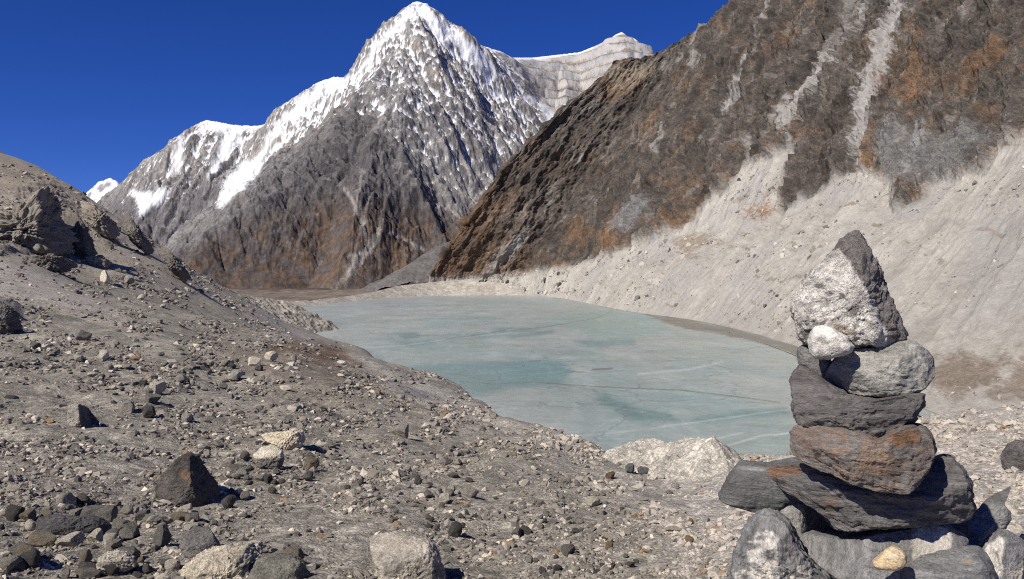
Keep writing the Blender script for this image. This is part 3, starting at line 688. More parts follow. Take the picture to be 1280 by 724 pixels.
import bmesh
_ico = {}
def ico(n):
    if n not in _ico:
        bm = bmesh.new(); bmesh.ops.create_icosphere(bm, subdivisions=n, radius=1.0)
        V = np.array([v.co for v in bm.verts]); Fc = np.array([[v.index for v in f.verts] for f in bm.faces]); bm.free()
        _ico[n] = (V / np.linalg.norm(V, axis=1, keepdims=True), Fc)
    return _ico[n]
def hull_shape(seed, n=9):
    """a broken chip: the convex hull of a few random points"""
    r_ = np.random.default_rng(seed); P = r_.normal(size=(n, 3)); P /= np.linalg.norm(P, axis=1, keepdims=True); P *= r_.uniform(.75, 1.1, (n, 1))
    bm = bmesh.new(); [bm.verts.new(p) for p in P]; bmesh.ops.convex_hull(bm, input=bm.verts[:])
    bm.verts.ensure_lookup_table(); bmesh.ops.delete(bm, geom=[v for v in bm.verts if not v.link_faces], context='VERTS')
    bm.verts.index_update(); V = np.array([v.co for v in bm.verts]); Fc = np.array([[v.index for v in f.verts] for f in bm.faces]); bm.free()
    return V, Fc
def rock_shape(seed, n=4, planes=13, sharp=80.0, rough=0.085, layers=0.0, scale=(1, 1, 1)):
    """an angular block: the softened intersection of random half-spaces, then surface breakage"""
    r_ = np.random.default_rng(seed); V, Fc = ico(n)
    Nn = r_.normal(size=(planes, 3)); Nn /= np.linalg.norm(Nn, axis=1, keepdims=True)
    d = r_.uniform(.62, 1.0, planes)
    q = np.maximum(V @ Nn.T, 0.02) / d
    rad = 1.0 / (q ** sharp).sum(1) ** (1 / sharp)
    rad = np.minimum(rad, 1.35)
    P = V * rad[:, None]
    o = r_.uniform(0, 50, 3)
    P = P * (1 + rough * (1.6 * fbm(P[:, 0] * 1.7 + o[0], P[:, 1] * 1.7 + o[1], P[:, 2] * 1.7, 5, seed, .6) - .8 * np.clip(ridged(P[:, 0] * 2.3 + o[1], P[:, 1] * 2.3, P[:, 2] * 2.3 + o[2], 3, seed + 5) - .55, 0, 1)))[:, None]
    if layers:
        zz = P[:, 2] * 7 + 1.2 * fbm(P[:, 0] * 1.5 + o[0], P[:, 1] * 1.5, P[:, 2] * 1.5, 3, seed + 9)
        P[:, :2] *= (1 - layers * (np.abs(zz % 1 - .5)))[:, None]
    P = P / np.abs(P).max(0) * np.array(scale)
    return P, Fc

def rock_mat(name, c1, c2, scale=3.0, stretch=(1, 1, 1), speck=None, speck_amt=.5, bump=.5, vary=.18, dist=.03, attr=False, dots=None):
    m = NT(name)
    co = m.n('ShaderNodeTexCoord').outputs['Object']
    mp = m.n('ShaderNodeMapping', {'Vector': co, 'Scale': stretch}).outputs[0]
    inf = m.n('ShaderNodeObjectInfo').outputs['Random']
    off = m.n('ShaderNodeVectorMath', {0: mp}, operation='ADD'); cx_ = m.n('ShaderNodeCombineXYZ')
    m.link(m.math('MULTIPLY', inf, 37.0), cx_.inputs[0]); m.link(cx_.outputs[0], off.inputs[1]); v = off.outputs[0]
    n1 = m.noise(v, scale, 8, .68, .3); n2 = m.noise(v, scale * 5.5, 6, .7); n3 = m.noise(v, scale * 22, 4, .7)
    if attr:
        base = m.n('ShaderNodeAttribute', attribute_name='albedo').outputs['Color']
        base = m.mixc(1.0, base, m.ramp(n1, [(.32, .60), (.5, 1.0), (.68, 1.4)]), 'MULTIPLY')
    else:
        base = m.mixc(m.ramp(n1, [(.38, 0.0), (.62, 1.0)]), c1, c2)
    base = m.mixc(1.0, base, m.ramp(n2, [(.3, .62), (.5, 1.0), (.7, 1.35)]), 'MULTIPLY')
    base = m.mixc(1.0, base, m.ramp(n3, [(.32, .68), (.5, 1.0), (.68, 1.3)]), 'MULTIPLY')
    if speck:
        sm = m.ramp(m.noise(v, scale * 9, 3, .6), [(.62 - .12 * speck_amt, 0.0), (.70 - .1 * speck_amt, 1.0)])
        base = m.mixc(m.math('MULTIPLY', sm, speck_amt), base, speck)
    if not attr:
        base = m.mixc(1.0, base, m.ramp(inf, [(0, 1 - vary), (1, 1 + vary)]), 'MULTIPLY')
    m.link(base, m.bsdf.inputs['Base Color'])
    m.bsdf.inputs['Roughness'].default_value = .85; m.bsdf.inputs['Specular IOR Level'].default_value = .25
    h = m.math('ADD', m.math('MULTIPLY', n1, 1.0), m.math('ADD', m.math('MULTIPLY', n2, .6), m.math('MULTIPLY', n3, .25)))
    m.link(m.n('ShaderNodeBump', {'Height': h, 'Strength': bump, 'Distance': dist}).outputs[0], m.bsdf.inputs['Normal'])
    return m.m
RM = {
 'dark':  rock_mat('dark_slate_rock', (.09, .082, .075), (.15, .136, .12), 1.6, (1, 1, 2.2), bump=.8, dist=.10),
 'grey':  rock_mat('grey_gneiss_rock', (.16, .147, .13), (.26, .238, .205), 1.8, (1, 1, 1.8), bump=.8, dist=.10),
 'light': rock_mat('light_grey_rock', (.30, .275, .235), (.42, .385, .325), 1.8, (1, 1, 1.6), (.15, .14, .13), .35, bump=.8, dist=.10),
 'pale':  rock_mat('pale_granite_rock', (.60, .53, .41), (.72, .66, .54), 1.8, (1, 1, 1.3), (.2, .17, .13), .35, bump=.8, dist=.10),
 'tan':   rock_mat('tan_weathered_rock', (.25, .205, .145), (.32, .27, .195), 1.8, (1, 1, 1.6), (.14, .12, .1), .4, bump=.8, dist=.10),
 'ochre': rock_mat('ochre_iron_rock', (.34, .23, .12), (.40, .29, .17), 1.8, bump=.8, dist=.10),
 'rust':  rock_mat('rust_brown_rock', (.13, .085, .06), (.18, .12, .085), 1.8, bump=.8, dist=.10),
 'streak':rock_mat('streaked_flaky_rock', (.40, .36, .30), (.21, .19, .165), 1.5, (1, .8, 5.0), bump=1.0, dist=.12),
 'blue':  rock_mat('blue_grey_rock', (.13, .135, .14), (.2, .2, .2), 1.8, bump=.8, dist=.10),
}
PROTO = {}
def proto(kind, i, big):
    key = (kind, i, big)
    if key not in PROTO:
        sh = {'block': dict(planes=10, layers=.05), 'flat': dict(planes=10, layers=.07), 'wedge': dict(planes=7, layers=.0), 'round': dict(planes=26, sharp=10, rough=.06), 'flaky': dict(planes=10, layers=.16)}[kind]
        P, Fc = rock_shape(1000 + 37 * i + 7 * len(kind) + (500 if big else 0), 5 if big else 4, **sh)
        o = mesh_from('rock_block', P, Fc, None, True, link=False); PROTO[key] = o.data
    return PROTO[key]
def put_rock(name, px, base, wpx, hpx, kind, mat, label, cat='rock', group=None, tilt=0.0, yaw=None, sink=.18, i=0, big=True, deep=.85):
    """rock whose foot shows at row BASE and which is WPX x HPX photo pixels large"""
    Y = hit(px, base)[0]
    if not np.isfinite(Y): return None
    me = proto(kind, i, big).copy() if (kind, i, big, mat) not in PROTO else PROTO[(kind, i, big, mat)]
    if (kind, i, big, mat) not in PROTO:
        me.materials.clear(); me.materials.append(RM[mat]); PROTO[(kind, i, big, mat)] = me
    o = bpy.data.objects.new(name, me); COL.objects.link(o)
    hw_, hh_ = wpx / F * Y / 2, hpx / F * Y / 2 / (1 - sink * .6)
    Yc = Y + hw_ * deep * .55; X = (px - 640) / F * Yc
    gz_ = min(float(ground_z(np.array([X]), np.array([Yc]))[0]), (HZ - base) / F * Y + .25 * hh_)
    o.location = (X, Yc, gz_ + hh_ * (1 - 2 * sink)); o.scale = (hw_, hw_ * deep, hh_)
    yaw = random.uniform(-.5, .5) if yaw is None else yaw
    o.rotation_euler = (random.uniform(-.12, .12), tilt, yaw)
    tag(o, label, cat, group); return o

HAND = [ # px, base, w, h, kind, material, tilt, label
 ('rock', 95,667,17,10,'flat','pale',-.3,'small cream flake lying against the long low dark slab'),
 ('rock', 86,686,42,18,'flaky','pale',-.15,'pale flaky stone in front of the long dark slab'),
 ('rock', 52,684,38,22,'block','tan',0,'tan block at the left end of the pale flaky stone'),
 ('rock', 35,706,34,28,'block','tan',.1,'tan grey block with shadowed right side near the bottom left corner'),
 ('rock', 158,701,46,20,'flat','grey',.05,'flat grey slab just above the streaked layered block'),
 ('rock', 142,688,28,12,'flat','light',-.5,'thin tilted light slab between cream blocks and flat grey slab'),
 ('rock', 152,666,15,22,'flat','light',-.9,'thin pale leaning flake at the right end of the long dark slab'),
 ('rock', 165,673,24,24,'flat','grey',-.8,'darker leaning slab behind the thin pale leaning flake'),
 ('rock', 119,678,22,17,'block','pale',0,'cream block below the long dark slab'),
 ('rock', 137,679,17,17,'round','pale',0,'rounded pale stone right of the cream block under the dark slab'),
 ('rock', 192,658,10,22,'flat','pale',1.35,'white upright flake below the largest dark boulder'),
 ('rock', 181,651,13,22,'flat','grey',1.2,'upright grey slab left of the white upright flake'),
 ('rock', 204,683,22,29,'block','grey',0,'squat grey block beside a black gap in the rubble'),
 ('rock', 368,703,30,18,'flaky','tan',.2,'small layered stone on top of the grey green bottom boulder'),
 ('rock', 19,652,22,26,'block','dark',0,'dark upright block near the left edge'),
 ('rock', 34,654,24,17,'block','tan',0,'tan stone touching the dark upright block at the left edge'),
 ('rock', 17,618,18,15,'block','pale',0,'cream stone alone near the left edge of the gravel'),
 ('rock', 104,634,20,18,'wedge','dark',.3,'small dark wedge in the gravel left of the largest boulder'),
 ('rock', 93,649,20,14,'block','light',0,'light grey stone just above the long low dark slab'),
 ('rock', 98,603,10,9,'block','blue',0,'small slate blue stone alone in the grey gravel'),
 ('rock', 388,588,22,18,'wedge','tan',0,'tan pointed stone right of the cream topped boulder'),
 ('rock', 386,602,16,14,'round','grey',0,'rounded grey stone under the tan pointed stone'),
 ('rock', 284,636,17,19,'round','dark',.2,'dark stone in the shadow right of the largest boulder'),
 ('rock', 318,458,17,15,'block','pale',0,'left one of two cream blocks beside the brown mound'),
 ('rock', 339,451,17,13,'block','pale',0,'right one of two cream blocks beside the brown mound'),
 ('rock', 367,454,9,12,'wedge','light',0,'small upright pale stone on the brown mound'),
 ('rock', 359,489,22,7,'flat','pale',0,'flat pale streak of stone below the brown mound'),
 ('rock', 296,476,18,14,'flat','light',-.6,'leaning light slab in the pale rubble near the two cream blocks'),
 ('rock', 234,528,13,15,'block','light',0,'pale upright stone below the rubble band'),
 ('rock', 90,522,16,18,'block','light',0,'pale stone against the uphill side of the sloping boulder with painted-in shade'),
 ('rock', 104,426,20,17,'block','grey',.2,'grey block high on the left slope with a shadow to its right'),
 ('rock', 130,451,13,14,'round','pale',0,'bright round stone on the left slope with a long dark shadow'),
 ('rock', 194,494,24,20,'block','pale',.1,'brightest white boulder in the rubble band'),
 ('rock', 161,516,20,16,'block','light',.2,'pale grey boulder at the lower left of the brightest white one'),
 ('rock', 187,523,18,17,'block','dark',.2,'dark boulder under the brightest white one'),
 ('rock', 190,504,26,12,'flat','grey',.1,'flat grey stone right below the brightest white boulder'),
 ('rock', 502,547,25,20,'block','light',.15,'lone pale grey block on the open gravel facing the lake'),
 ('rock', 501,499,11,9,'round','light',0,'small rounded pale stone nearest the lake side brow'),
 ('rock', 741,634,19,15,'block','pale',.2,'lone white stone on the gravel slope left of the cairn'),
 ('rock', 557,630,14,20,'flat','pale',1.0,'long cream stone lying upslope in the dark rubble'),
 ('rock', 565,617,13,10,'block','pale',.5,'short cream stone touching the end of the long cream one'),
 ('rock', 568,672,20,21,'wedge','dark',.4,'dark wedge with a pale left face above the big buff block'),
 ('rock', 588,624,22,20,'block','light',.3,'light stone with black hollow right of the cream pair'),
 ('rock', 646,672,14,15,'block','grey',0,'left grey stone of a touching pair on the lower gravel'),
 ('rock', 657,669,16,12,'block','dark',.2,'right dark stone of a touching pair on the lower gravel'),
 ('rock', 710,696,19,18,'block','grey',.1,'brownish grey block in the lower rubble patch'),
 ('rock', 761,687,12,12,'round','ochre',0,'ochre stone in the lower rubble patch'),
 ('rock', 862,679,12,10,'round','ochre',0,'ochre stone on the pale gravel beside the cairn'),
 ('rock', 864,655,8,8,'block','ochre',0,'tiny ochre stone on pale gravel above the larger ochre one'),
 ('rock', 762,676,26,11,'flat','pale',.6,'long pale stone lying downslope above the lower rubble patch'),
 ('rock', 763,600,12,12,'block','rust',.5,'rust brown stone near the lake side brow'),
 ('rock', 787,592,13,14,'flat','blue',1.0,'left blue grey slab sticking out of the pale bank'),
 ('rock', 803,594,14,14,'flat','blue',.8,'right blue grey slab sticking out of the pale bank'),
 ('rock', 842,666,24,8,'flat','pale',0,'flat cream stone level with the cairn foot'),
 ('rock', 132,354,13,17,'wedge','pale',.1,'tall pale stone on the high left slope'),
 ('rock', 162,356,14,12,'block','light',.2,'low pale stone right of the tall one on the high left slope'),
 ('rock', 878,714,12,12,'block','pale',0,'white stone at the bottom beside the cairn'),
 ('rock', 887,706,8,9,'block','light',0,'small light stone behind the white one beside the cairn'),
 ('rock', 110,724,30,16,'block','grey',.1,'grey stone at the bottom edge left of the streaked block'),
 ('rock', 12,716,30,20,'block','light',0,'light stone in the bottom left corner'),
 ('rock', 215,714,20,16,'round','pale',0,'pale rounded stone left of the big pitted cream boulder'),
]
for n_, (nm_, px_, b_, w_, h_, kd, mt, tl, lb) in enumerate(HAND):
    put_rock(nm_, px_, b_, w_, h_, kd, mt, lb, 'boulder' if nm_ == 'boulder' else 'rock', None, tl, None, .16, n_ % 7, True)

# clusters of smaller countable stones
CL = [ # polygon
 ([(0,262),(40,225),(75,225),(120,262),(190,310),(235,350),(215,350),(130,320),(90,345),(0,335)], 36, (4, 11), [('grey', 5), ('dark', 4), ('light', 2), ('tan', 2)], 'among the crags of the left crest', 'broken stones among the left crags'), # polygon, count, size range px, tones, place words, group
 ([(0,430),(60,425),(150,445),(260,440),(340,450),(300,485),(240,500),(170,515),(100,470),(0,465)], 70, (6, 14), [('light', 4), ('grey', 4), ('pale', 2), ('dark', 2)], 'in the rubble band across the left slope', 'stones of the rubble band'),
 ([(0,640),(120,625),(230,640),(290,640),(230,690),(230,724),(0,724)], 60, (9, 30), [('grey', 4), ('light', 3), ('dark', 3), ('pale', 2), ('tan', 1)], 'in the jumbled rubble at the bottom left', 'stones of the bottom left rubble'),
 ([(270,570),(330,575),(410,590),(400,615),(330,620),(290,640),(280,600)], 32, (8, 16), [('grey', 5), ('light', 2), ('dark', 2)], 'in the stones below the cream boulders', 'stones below the cream boulders'),
 ([(430,600),(560,590),(640,620),(600,680),(520,660),(440,640)], 36, (7, 15), [('grey', 5), ('light', 2), ('dark', 3), ('pale', 1)], 'in the dark rubble above the buff block', 'stones above the buff block'),
 ([(640,640),(720,650),(790,680),(800,724),(650,724)], 30, (7, 14), [('grey', 5), ('light', 2), ('dark', 2), ('rust', 1)], 'in the lower rubble patch left of the cairn', 'stones of the lower rubble patch'),
 ([(765,580),(800,560),(870,556),(895,590),(860,625),(790,610)], 18, (5, 11), [('light', 3), ('pale', 3), ('grey', 1)], 'on the pale mound beside the lake', 'stones on the pale mound'),
 ([(90,340),(180,340),(230,380),(200,410),(110,400),(60,385)], 18, (5, 9), [('grey', 3), ('light', 3), ('dark', 1)], 'high on the left slope', 'stones high on the left slope'),
]
ADJ = {'light': 'light grey', 'grey': 'grey', 'pale': 'cream', 'dark': 'dark', 'tan': 'tan', 'rust': 'rust brown'}
for k, (poly, cnt, (s0, s1), tones, words_, grp) in enumerate(CL):
    P = np.array(poly, float); lo, hi = P.min(0), P.max(0); pts = []
    while len(pts) < cnt:
        q = rng.uniform(lo, hi)
        if poly_sd(np.array([q[0]]), np.array([q[1]]), poly)[0] < 0: pts.append(q)
    tl = [t for t, n in tones for _ in range(n)]
    for q in pts:
        t = tl[rng.integers(len(tl))]; sz = s0 + (s1 - s0) * rng.random() ** 2.2
        kd = ['block', 'flat', 'wedge', 'block', 'flaky'][rng.integers(5)]
        put_rock('stone', q[0], q[1], sz * rng.uniform(.9, 1.3), sz * rng.uniform(.55, .9), kd, t, f'small {ADJ[t]} angular stone {words_}', 'stone', grp + ', ' + ADJ[t], rng.uniform(-.4, .4), rng.uniform(0, 6.28), .2, int(rng.integers(4)), False)

# ------------------------------------------------------------------ gravel: too fine to count
def gravel(n):
    px = rng.uniform(-40, 1320, n); py = rng.uniform(205, 745, n) 
    wob = fbm(px / 60, py / 22, None, 4, 200)
    Y = hit(px, py); ok = np.isfinite(Y) & (Y < 330) & (py > 205)
    # cleaner sand on the smooth grey slopes
    smooth = np.maximum.reduce([sstep(10, -10, poly_sd(px, py, p)) for p in (
        [(-20,322),(60,345),(150,385),(140,400),(60,375),(-20,362)], [(-20,470),(90,480),(180,520),(230,560),(120,555),(-20,500)], [(270,655),(420,620),(470,660),(450,724),(390,724),(320,690)],
        [(30,400),(120,400),(200,430),(80,425)], [(740,570),(790,535),(920,530),(915,660),(830,650)], [(560,575),(700,600),(640,640),(540,610)], [(285,362),(400,418),(500,460),(600,504),(592,518),(470,466),(390,436),(330,408)])])
    dens = np.clip(.44 + 2.9 * wob + .8 * fbm(px / 22, py / 9, None, 3, 201), .05, 1) * (1 - .82 * smooth) * np.where(py < 335, .55, 1)
    ok &= rng.random(n) < dens
    px, py, Y, wob = px[ok], py[ok], Y[ok], wob[ok]
    n = len(px)
    s = .55 + .33 * (rng.random(n) ** -0.61 - 1); s = np.clip(s, .5, 7) * np.clip(1.0 + 1.1 * fbm(px / 38, py / 15, None, 3, 210), .55, 1.6)           # half size in photo pixels / 1.6
    s = s * .75 * np.clip(1.25 - (Y - 5) / 120, .8, 1.25)
    R = s / F * Y
    X = (px - 640) / F * Y; Z = ground_z(X, Y)
    tone = rng.random(n)
    c = np.where((tone < .50)[:, None], [.235, .21, .178], np.where((tone < .80)[:, None], [.135, .122, .107], np.where((tone < .95)[:, None], [.42, .375, .31], np.where((tone < .988)[:, None], [.54, .48, .38], [.26, .16, .09]))))
    paleg = sstep(-30, 30, px - np.interp(py, [500, 560, 620, 724], [560, 690, 790, 850]) + 60 * wob)
    c = c * (1 + .75 * paleg * (tone < .80))[:, None]
    c = c * rng.uniform(.8, 1.2, (n, 1))
    Vs, Fs, Cs = [], [], []; off = 0
    big = s > 2.0
    for sel, lvl, variants in ((~big, 1, 24), (big, 2, 40)):
        idx = np.nonzero(sel)[0]; var = rng.integers(variants, size=len(idx))
        for v in range(variants):
            ii = idx[var == v]
            if not len(ii): continue
            P, Fc = hull_shape(300 + v + 40 * lvl, 13 if lvl > 1 else 8)
            a = rng.uniform(0, 6.283, len(ii)); tl = rng.uniform(-.5, .5, len(ii)); ca, sa, ct, st = np.cos(a), np.sin(a), np.cos(tl), np.sin(tl)
            S = R[ii][:, None] * np.stack([rng.uniform(.8, 1.35, len(ii)), rng.uniform(.7, 1.1, len(ii)), rng.uniform(.45, .85, len(ii))], 1)
            Q = P[None] * S[:, None]
            x, y, z = Q[..., 0], Q[..., 1], Q[..., 2]
            x, z = x * ct[:, None] - z * st[:, None], x * st[:, None] + z * ct[:, None]
            x, y = x * ca[:, None] - y * sa[:, None], x * sa[:, None] + y * ca[:, None]
            Q = np.stack([x + X[ii][:, None], y + Y[ii][:, None], z + (Z[ii] + .10 * R[ii])[:, None]], -1)
            m_ = len(P)
            Vs.append(Q.reshape(-1, 3)); Cs.append(np.repeat(c[ii], m_, 0))
            Fs.append((Fc[None] + (off + m_ * np.arange(len(ii)))[:, None, None]).reshape(-1, 3)); off += m_ * len(ii)
    m = NT('gravel_stones')
    at = m.n('ShaderNodeAttribute', attribute_name='albedo').outputs['Color']
    pos = m.n('ShaderNodeNewGeometry').outputs['Position']
    m.link(m.mixc(1.0, at, m.ramp(m.noise(pos, 60, 4, .7), [(.3, .7), (.7, 1.3)]), 'MULTIPLY'), m.bsdf.inputs['Base Color'])
    m.bsdf.inputs['Roughness'].default_value = .9; m.bsdf.inputs['Specular IOR Level'].default_value = .2
    o = mesh_from('gravel', np.concatenate(Vs), np.concatenate(Fs), m.m, False, np.concatenate(Cs)); o['kind'] = 'stuff'
    print('gravel stones', n, 'faces', sum(len(f) for f in Fs))
gravel(1900000)

# ------------------------------------------------------------------ the cairn
def zA(pts): return [(880 + x / 3.2, 280 + y / 3.2) for x, y in pts]
def zB(pts): return [(880 + x / 3.2, 498 + y / 3.2) for x, y in pts]
def cairn_stone(name, out, Y0, thick, base, mat, label, patches=(), planes=(), seed=1, rough=.012, layer=None, round_=.45, nt=260, nf=120, cat='stone', group='stones of the cairn', unit=1.0):
    """stone whose outline OUT (photo pixels) stands at its front; PLANES (px, py, depth 0..1, normal) break the front into facets"""
    out = np.array(out, float); out = out.mean(0) + (out - out.mean(0)) * (1 + (10.0 if unit == 1.0 and thick > .1 else 4.5) / np.ptp(out, axis=0).clip(40)); Yf = Y0 - .47 * thick
    x0, y0 = out.min(0); x1, y1 = out.max(0)
    # area centroid
    q = np.roll(out, -1, 0); cr = out[:, 0] * q[:, 1] - q[:, 0] * out[:, 1]; A_ = cr.sum()
    cx, cy = ((out + q) * cr[:, None]).sum(0) / (3 * A_)
    # the stone faces the viewer's side of the slope: turned fully in plan, tipped a little
    yaw = -math.atan2(cx - 640, F); pitch = .55 * math.atan2(HZ - cy, F)
    from mathutils import Euler
    Rm = np.array(Euler((pitch, 0, yaw), 'XYZ').to_matrix())
    Cf = pt(cx, cy, Yf); C = Cf + Rm @ np.array([0, .47 * thick, 0])
    D = np.c_[(out[:, 0] - 640) / F, np.ones(len(out)), (HZ - out[:, 1]) / F]
    D = D * ((Cf @ Rm[:, 1]) / (D @ Rm[:, 1]))[:, None]
    L = ((D - Cf) @ Rm)[:, [0, 2]]
    def loc(px, py, dp):                              # a photo point on the front, DP of the thickness deep
        d_ = np.array([(px - 640) / F, 1, (HZ - py) / F]); d_ = d_ * ((Cf @ Rm[:, 1]) / (d_ @ Rm[:, 1]))
        v_ = (d_ - Cf) @ Rm; return np.array([v_[0], -thick / 2 + dp * thick, v_[2]])
    th = np.linspace(0, 2 * np.pi, nt, endpoint=False); Rr = np.zeros(nt)
    for a, b in zip(L, np.roll(L, -1, 0)):
        d = np.stack([np.cos(th), np.sin(th)], 1); e = b - a
        den = d[:, 0] * e[1] - d[:, 1] * e[0]
        with np.errstate(divide='ignore', invalid='ignore'):
            r_ = (a[0] * e[1] - a[1] * e[0]) / den; s_ = (a[0] * d[:, 1] - a[1] * d[:, 0]) / den
        ok = (s_ >= -1e-6) & (s_ <= 1 + 1e-6) & (r_ > 0)
        Rr = np.maximum(Rr, np.where(ok, r_, 0))
    k = np.array([1, 2, 3, 2, 1.]) / 9; Rr = np.convolve(np.r_[Rr[-2:], Rr, Rr[:2]], k, 'valid')
    ph = np.linspace(0.0, np.pi, nf + 2)[1:-1]
    # denser rings on the front edge
    g = np.where(ph < np.pi / 2, np.sin(ph) ** round_, np.sin(ph) ** .55); yv = -np.sign(np.cos(ph)) * np.abs(np.cos(ph)) ** .85 * thick / 2
    fr = np.linspace(.02, 1, 40); 
    gg = np.concatenate([fr[:-1] * g[0], g, fr[:-1][::-1] * g[-1]]); yy_ = np.concatenate([np.full(39, yv[0]), yv, np.full(39, yv[-1])])
    P = np.stack([Rr[None] * gg[:, None] * np.cos(th)[None], yy_[:, None] + 0 * th[None], Rr[None] * gg[:, None] * np.sin(th)[None]], -1)
    nr = len(gg)
    rq = np.random.default_rng(900 + seed); cuts = [(loc(ax, ay, dp), np.array(nv, float)) for ax, ay, dp, nv in planes]
    for _ in range(7):                                # chipped rims
        a_ = rq.uniform(0, 2 * np.pi); R_ = Rr[int(a_ / (2 * np.pi) * nt) % nt] * rq.uniform(.62, .86); t_ = rq.uniform(.5, 1.3)
        cuts.append((np.array([R_ * math.cos(a_), -thick / 2 + rq.uniform(0, .06) * thick, R_ * math.sin(a_)]), np.array([math.cos(a_) * t_ + rq.uniform(-.4, .4), -1, math.sin(a_) * t_ + rq.uniform(-.3, .3)])))
    for p0, nv in cuts:
        nv = nv / np.linalg.norm(nv)
        ex = (P - p0) @ nv
        ex = np.where(ex > 0, ex, 0)
        # pull back along y so the outline stays
        P[..., 1] += ex / max(-nv[1], .12)
    P[..., 1] = np.minimum(P[..., 1], thick * .55)
    V = P.reshape(-1, 3).copy()
    V = np.vstack([V, [[0, P[0, :, 1].mean(), 0]], [[0, P[-1, :, 1].mean(), 0]]])
    V = V / unit
    n3 = V / (np.linalg.norm(V, axis=1, keepdims=True) + 1e-6)
    o_ = seed * 3.7
    amp = rough
    dn = amp * (1.5 * fbm(V[:, 0] * 7 + o_, V[:, 1] * 7, V[:, 2] * 7, 4, seed, .55) + .9 * fbm(V[:, 0] * 34 + o_, V[:, 1] * 34, V[:, 2] * 34, 4, seed + 3, .6)
               - 1.0 * np.clip(ridged(V[:, 0] * 11 + o_, V[:, 1] * 11, V[:, 2] * 15, 3, seed + 8) - .62, 0, 1))
    if layer:
        fq, am, (la, lb) = layer                                   # bedding: frequency per metre, depth, slope in x and y
        zz = (V[:, 2] + la * V[:, 0] + lb * V[:, 1]) * fq + 1.4 * fbm(V[:, 0] * 6 + o_, V[:, 1] * 6, V[:, 2] * 9, 4, seed + 11)
        dn = dn - am * (np.abs(zz % 1 - .5) * 1.2 + .6 * np.abs((zz * 2.7) % 1 - .5))
    V = (V + n3 * dn[:, None]) * unit
    i = np.arange(nr - 1)[:, None] * nt + np.arange(nt)[None]; j = np.arange(nr - 1)[:, None] * nt + (np.arange(nt)[None] + 1) % nt
    quads = np.stack([i, i + nt, j + nt, j], -1).reshape(-1, 4)
    tr = np.concatenate([np.stack([quads[:, 0], quads[:, 1], quads[:, 2]], 1), np.stack([quads[:, 0], quads[:, 2], quads[:, 3]], 1)])
    a = np.arange(nt); b = (a + 1) % nt; e_ = (nr - 1) * nt
    tr = np.concatenate([tr, np.stack([np.full(nt, nr * nt), a, b], 1), np.stack([np.full(nt, nr * nt + 1), e_ + b, e_ + a], 1)])
    # albedo patches, given on the stone's front by the photo outline
    Wf = Cf + np.stack([V[:, 0], 0 * V[:, 0], V[:, 2]], 1) @ Rm.T; qx, qy = fg_pix(Wf[:, 0], Wf[:, 1], Wf[:, 2])
    K_ = 1 / unit; ww = 3.0 * fbm(V[:, 0] * 45 * K_, V[:, 1] * 45 * K_, V[:, 2] * 45 * K_, 4, seed + 20); w2 = fbm(V[:, 0] * 22 * K_ + 3, V[:, 1] * 22 * K_, V[:, 2] * 40 * K_, 5, seed + 21, .65)
    c = np.tile(np.array(base, np.float32), (len(V), 1))
    for poly, colr, kk, spot in patches:
        mk = kk * sstep(1.6, -1.6, poly_sd(qx, qy, poly) + ww)
        if spot: mk = mk * sstep(spot - .12, spot + .12, w2)
        c = mix(c, colr, mk)
    o = mesh_from(name, V, tr, mat, True, np.clip(c, .02, .8)); o.location = C; o.rotation_euler = (pitch, 0, yaw)
    tag(o, label, cat, group); return o

CM = {
 'speck': rock_mat('white_speckled_granite', (0,)*3, (0,)*3, 9, (1, 1, 1), (.2, .185, .165), .35, 1.0, dist=.025, attr=True),
 'smooth': rock_mat('grey_green_stone', (0,)*3, (0,)*3, 9, (1, 1, 2.0), (.09, .09, .09), .25, .5, dist=.012, attr=True),
 'schist': rock_mat('banded_schist', (0,)*3, (0,)*3, 7, (1, 1, 6.0), (.32, .31, .30), .12, .8, dist=.018, attr=True),
 'slab': rock_mat('dark_striated_slate', (0,)*3, (0,)*3, 6, (.7, .8, 9.0), (.33, .32, .31), .12, .8, dist=.016, attr=True),
 'block': rock_mat('grey_massive_stone', (0,)*3, (0,)*3, 9, (3.0, 1, 1), (.3, .29, .27), .15, .6, dist=.014, attr=True),
}
WH = (.76, .72, .65); RU = (.30, .155, .075)
s1 = zA([(595,36),(628,50),(645,95),(665,130),(690,180),(715,222),(740,290),(770,370),(793,432),(785,462),(775,485),(735,512),(700,505),(650,495),(585,487),(540,478),(480,480),(430,478),(410,472),(385,460),(378,430),(376,400),(378,370),(370,330),(362,285),(380,262),(400,235),(450,190),(480,150),(510,115),(535,88),(560,62)])
cairn_stone('capstone', s1, 3.00, .30, (.225, .205, .19), CM['speck'], 'pointed white speckled capstone with dark right face on top of the cairn',
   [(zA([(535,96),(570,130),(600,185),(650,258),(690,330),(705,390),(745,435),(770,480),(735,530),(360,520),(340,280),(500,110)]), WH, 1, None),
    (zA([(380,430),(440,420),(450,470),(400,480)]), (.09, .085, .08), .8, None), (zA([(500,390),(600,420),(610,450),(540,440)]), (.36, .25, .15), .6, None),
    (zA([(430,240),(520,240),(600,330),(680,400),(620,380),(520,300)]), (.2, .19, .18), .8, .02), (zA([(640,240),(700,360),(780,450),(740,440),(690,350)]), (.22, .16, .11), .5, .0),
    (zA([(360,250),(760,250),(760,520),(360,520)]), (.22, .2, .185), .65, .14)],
   [(880+640/3.2, 280+250/3.2, 0.02, (-.30, -1, .22)), (880+640/3.2, 280+250/3.2, 0.02, (.95, -.75, .30)), (880+480/3.2, 280+400/3.2, .06, (-.5, -1, -.35))], 3, .022, round_=.26)
